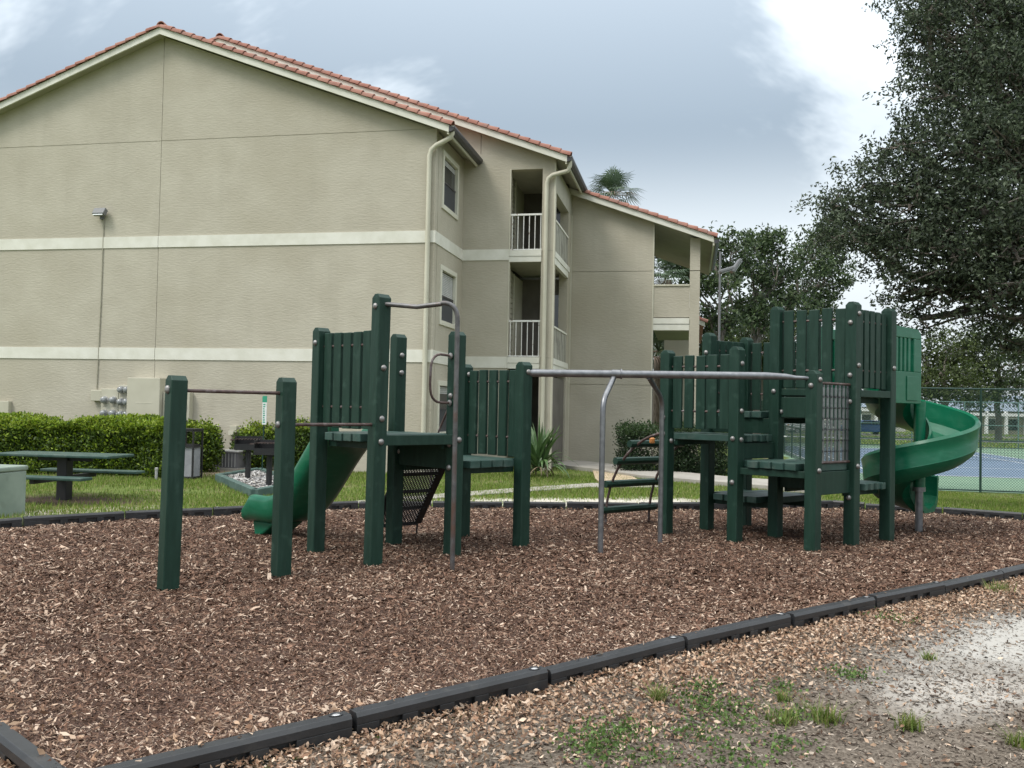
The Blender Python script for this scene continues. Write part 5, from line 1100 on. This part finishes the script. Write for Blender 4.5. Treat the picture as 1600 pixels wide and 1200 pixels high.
# chain link fences
def fence(name, p0, p1, h, step, wire, pitch, label, m='fence', rail_mid=True, rp=.032, first=0.0):
    d = p1-p0; ln_ = np.linalg.norm(d); d = d/ln_; t_ = thing(name, p0, label, 'fence')
    pos = [first+k*step for k in range(int((ln_-first)/step)+1)]
    if first > .3: pos = [0]+pos
    for x in pos: q = p0+d*x; part('fence_post', MB().tube([q-ZA*.2, q+ZA*(h+.02)], rp, 8), m, t_, smooth=40)
    part('top_rail', MB().tube([p0+ZA*h, p1+ZA*h], rp*.72, 8), m, t_, smooth=40); part('bottom_rail', MB().tube([p0+ZA*.06, p1+ZA*.06], rp*.62, 8), m, t_, smooth=40)
    if rail_mid: part('middle_rail', MB().tube([p0+ZA*h*.5, p1+ZA*h*.5], rp*.66, 8), m, t_, smooth=40)
    w = MB(); nr_ = np.cross(d, ZA); k = -int(h/pitch)
    while k*pitch < ln_:
        for s_ in (1, -1):
            x0 = k*pitch if s_ == 1 else k*pitch+h; x1 = x0+s_*h; z0, z1 = 0.06, h
            if max(x0, x1) <= 0 or min(x0, x1) >= ln_: continue
            def clampx(x0, z0, x1, z1):
                pts = []
                for (xa, za, xb, zb) in ((x0, z0, x1, z1), (x1, z1, x0, z0)):
                    if xa < 0: t = (0-xa)/(xb-xa); xa, za = 0, za+(zb-za)*t
                    if xa > ln_: t = (ln_-xa)/(xb-xa); xa, za = ln_, za+(zb-za)*t
                    pts.append((xa, za))
                return pts
            (xa, za), (xb, zb) = clampx(x0, z0, x1, z1); a_ = p0+d*xa+ZA*za+nr_*s_*wire*.5; b_ = p0+d*xb+ZA*zb+nr_*s_*wire*.5
            if np.linalg.norm(a_-b_) > .03: w.bar(a_, b_, wire, wire, up=nr_)
        k += 1
    part('chain_link', w, m, t_, kind='stuff'); return t_
fence('chain_link_fence', CU(4.66, 26.5), CU(23, 26.5), 2.86, 3.21, .0055, .075, 'tall green chain link fence between the lawn and tennis court', first=3.21)
fence('chain_link_fence', CU(4.62, 26.6), CU(4.62, 62), 2.86, 3.2, .008, .16, 'green chain link fence along the left side of the court')
fence('chain_link_fence', CU(4.7, 62.2), CU(34, 62.2), 3.0, 3.2, .010, .22, 'pale green chain link fence at the far end of court', m='fencefar', rp=.04)
# courtside bench
bq = CU(16.9, 41.5, CZ+.012); bc = thing('bench', bq, 'white bench on the court apron at the right edge', 'bench'); part('seat', MB().boxf(bq, UA, VA, ZA, (-.25, -.9, .43), (.25, .9, .48)), 'white', bc)
for s_ in (-.6, .6): part('leg', MB().boxf(bq, UA, VA, ZA, (-.2, s_-.05, 0), (.2, s_+.05, .429)), 'white', bc)

# ================================================================== FAR SIDE
rd = MB(); rd.add([(-60, 84, CZ+.03), (140, 84, CZ+.03), (140, 96, CZ+.03), (-60, 96, CZ+.03)], [(0, 1, 2, 3)]); structure('parking_road', rd, 'asphalt')
kb = MB(); kb.box((-60, 83.7, CZ-.1), (140, 83.98, CZ+.12)); structure('kerb', kb, 'concrete')
def car(px, dep, mm, label, flip):
    c = DP(px, 670, dep); c[2] = CZ+.03; t_ = thing('parked_car', c, label, 'car'); f_ = -1 if flip else 1; x_ = np.array([f_, .06, 0.]); y_ = np.array([-.06, 1., 0])
    prof = [(-2.15, .32), (-2.2, .75), (-2.0, .95), (-1.55, 1.02), (-.95, 1.42), (.45, 1.45), (1.15, 1.02), (2.0, .88), (2.18, .68), (2.15, .30)]
    vs = []; fs = []; n = len(prof)
    for s_, k in ((-1, .0), (1, .0)): vs += [c+x_*x+y_*s_*(.86-.16*max(0, (z-.95))/.5)+ZA*z for x, z in prof]
    fs = [tuple(range(n-1, -1, -1)), tuple(range(n, 2*n))]+[(i, (i+1) % n, n+(i+1) % n, n+i) for i in range(n)]
    bd = part('body', MB().add(vs, fs), mm, t_, bevel=.05)
    gl = [(-1.38, 1.05), (-.88, 1.36), (-.25, 1.38), (-.25, 1.03)], [(-.17, 1.03), (-.17, 1.38), (.40, 1.38), (.98, 1.04)]
    for g_ in gl:
        mb_ = MB(); mb_.add([c+x_*x-y_*(.875-.16*(z-.95)/.5)+ZA*z for x, z in g_], [(0, 1, 2, 3)]); part('side_window', mb_, 'glass', t_)
    for wx in (-1.35, 1.32):
        for s_ in (-1, 1):
            w_ = part('wheel', MB().lathe(c+x_*wx+y_*s_*.70+ZA*.31, y_*s_, [(.2, 0), (.31, .02), (.31, .17), (.24, .19)], 18), 'tyre', t_, smooth=40); part('rim', MB().lathe(c+x_*wx+y_*s_*.885+ZA*.31, y_*s_, [(.19, 0), (.17, .015)], 14), 'rim', w_)
    for s_ in (-1, 1): part('headlight', MB().boxf(c, x_, y_, ZA, (2.0, s_*.6-.16, .66), (2.19, s_*.6+.16, .78)), 'lampglass', t_); part('tail_light', MB().boxf(c, x_, y_, ZA, (-2.215, s_*.62-.14, .72), (-2.05, s_*.62+.14, .88)), 'orange', t_)
car(1262, 86, 'carwhite', 'white parked car seen between the tower posts', False); car(1352, 86, 'carblue', 'blue parked car seen under the tall tower deck', True)
def far_building(name, px0, px1, dep, zt, label, wallm, nb, lint):
    a_ = DP(px0, 650, dep); b_ = DP(px1, 650, dep); a_[2] = b_[2] = CZ; d = unit(b_-a_); ln_ = np.linalg.norm(b_-a_); nrm = np.array([d[1], -d[0], 0]); t_ = thing(name, a_, label, 'building')
    part('wall', MB().boxf(a_, d, -nrm, ZA, (0, 0, -.2), (ln_, 8, zt)), wallm, t_)
    rf = MB(); e_ = .6; rf.add([a_-d*e_+nrm*e_+ZA*zt, b_+d*e_+nrm*e_+ZA*zt, b_+d*e_-nrm*8.6+ZA*zt, a_-d*e_-nrm*8.6+ZA*zt, a_+d*2-nrm*4+ZA*(zt+1.9), b_-d*2-nrm*4+ZA*(zt+1.9)], [(0, 1, 5, 4), (1, 2, 5), (2, 3, 4, 5), (3, 0, 4), (0, 3, 2, 1)]); part('roof', rf, 'farroof', t_)
    for k in range(nb):
        x0 = ln_*(k+.18)/nb; x1 = ln_*(k+.82)/nb; w_ = part('window', MB().boxf(a_, d, -nrm, ZA, (x0, -.03, .5), (x1, -.001, zt-.9)), 'glass', t_); part('window_frame', MB().boxf(a_, d, -nrm, ZA, (x0, -.05, zt-.9), (x1, -.001, zt-.75)), 'white', w_)
        part('column', MB().boxf(a_, d, -nrm, ZA, (ln_*k/nb-.15, -.9, -.1), (ln_*k/nb+.15, -.6, zt-.01)), 'white', t_)
    part('lintel', MB().boxf(a_, d, -nrm, ZA, (0, -.92, lint), (ln_, -.58, lint+.35)), 'white', t_)
far_building('far_building', 1290, 1415, 108, 2.9, 'low pale building with grey blue roof behind the blue car', 'farwall', 5, 2.4)
far_building('far_building', 1505, 1720, 102, 2.7, 'low building with white posts beyond the court at right', 'siding', 7, 2.1)
far_building('far_building', 1150, 1270, 118, 2.8, 'pale low building far behind the white car', 'farwall', 4, 2.4)
# court flood light pole
q = DP(1122, 640, 34); q[2] = CZ; lp = thing('light_pole', q, 'slim grey court light pole with two tilted lamp heads', 'light pole'); hz = DP(1122, 392, 34)[2]; part('pole', MB().tube([q-ZA*.2, q+ZA*(hz-CZ)], [.055, .04], 10), 'lamphead', lp, smooth=40)
for dx, dz, tl in ((.25, -.72, .3), (.62, -.55, 1.0)):
    hq = q+ZA*(hz-CZ+dz)+np.array([dx, 0, 0]); x_ = np.array([cos(tl), 0, sin(tl)]); z_ = np.array([-sin(tl), 0, cos(tl)]); hb_ = part('lamp_head', MB().boxf(hq, x_, np.array([0, 1., 0]), z_, (-.30, -.2, -.06), (.30, .2, .08)), 'lamphead', lp, bevel=.04)
    part('lens', MB().boxf(hq, x_, np.array([0, 1., 0]), z_, (-.24, -.16, -.075), (.24, .16, -.061)), 'lampglass', hb_)
part('cross_arm', MB().tube([q+ZA*(hz-CZ-.8), q+ZA*(hz-CZ-.62)+np.array([.6, 0, 0])], .03, 6), 'lamphead', lp)
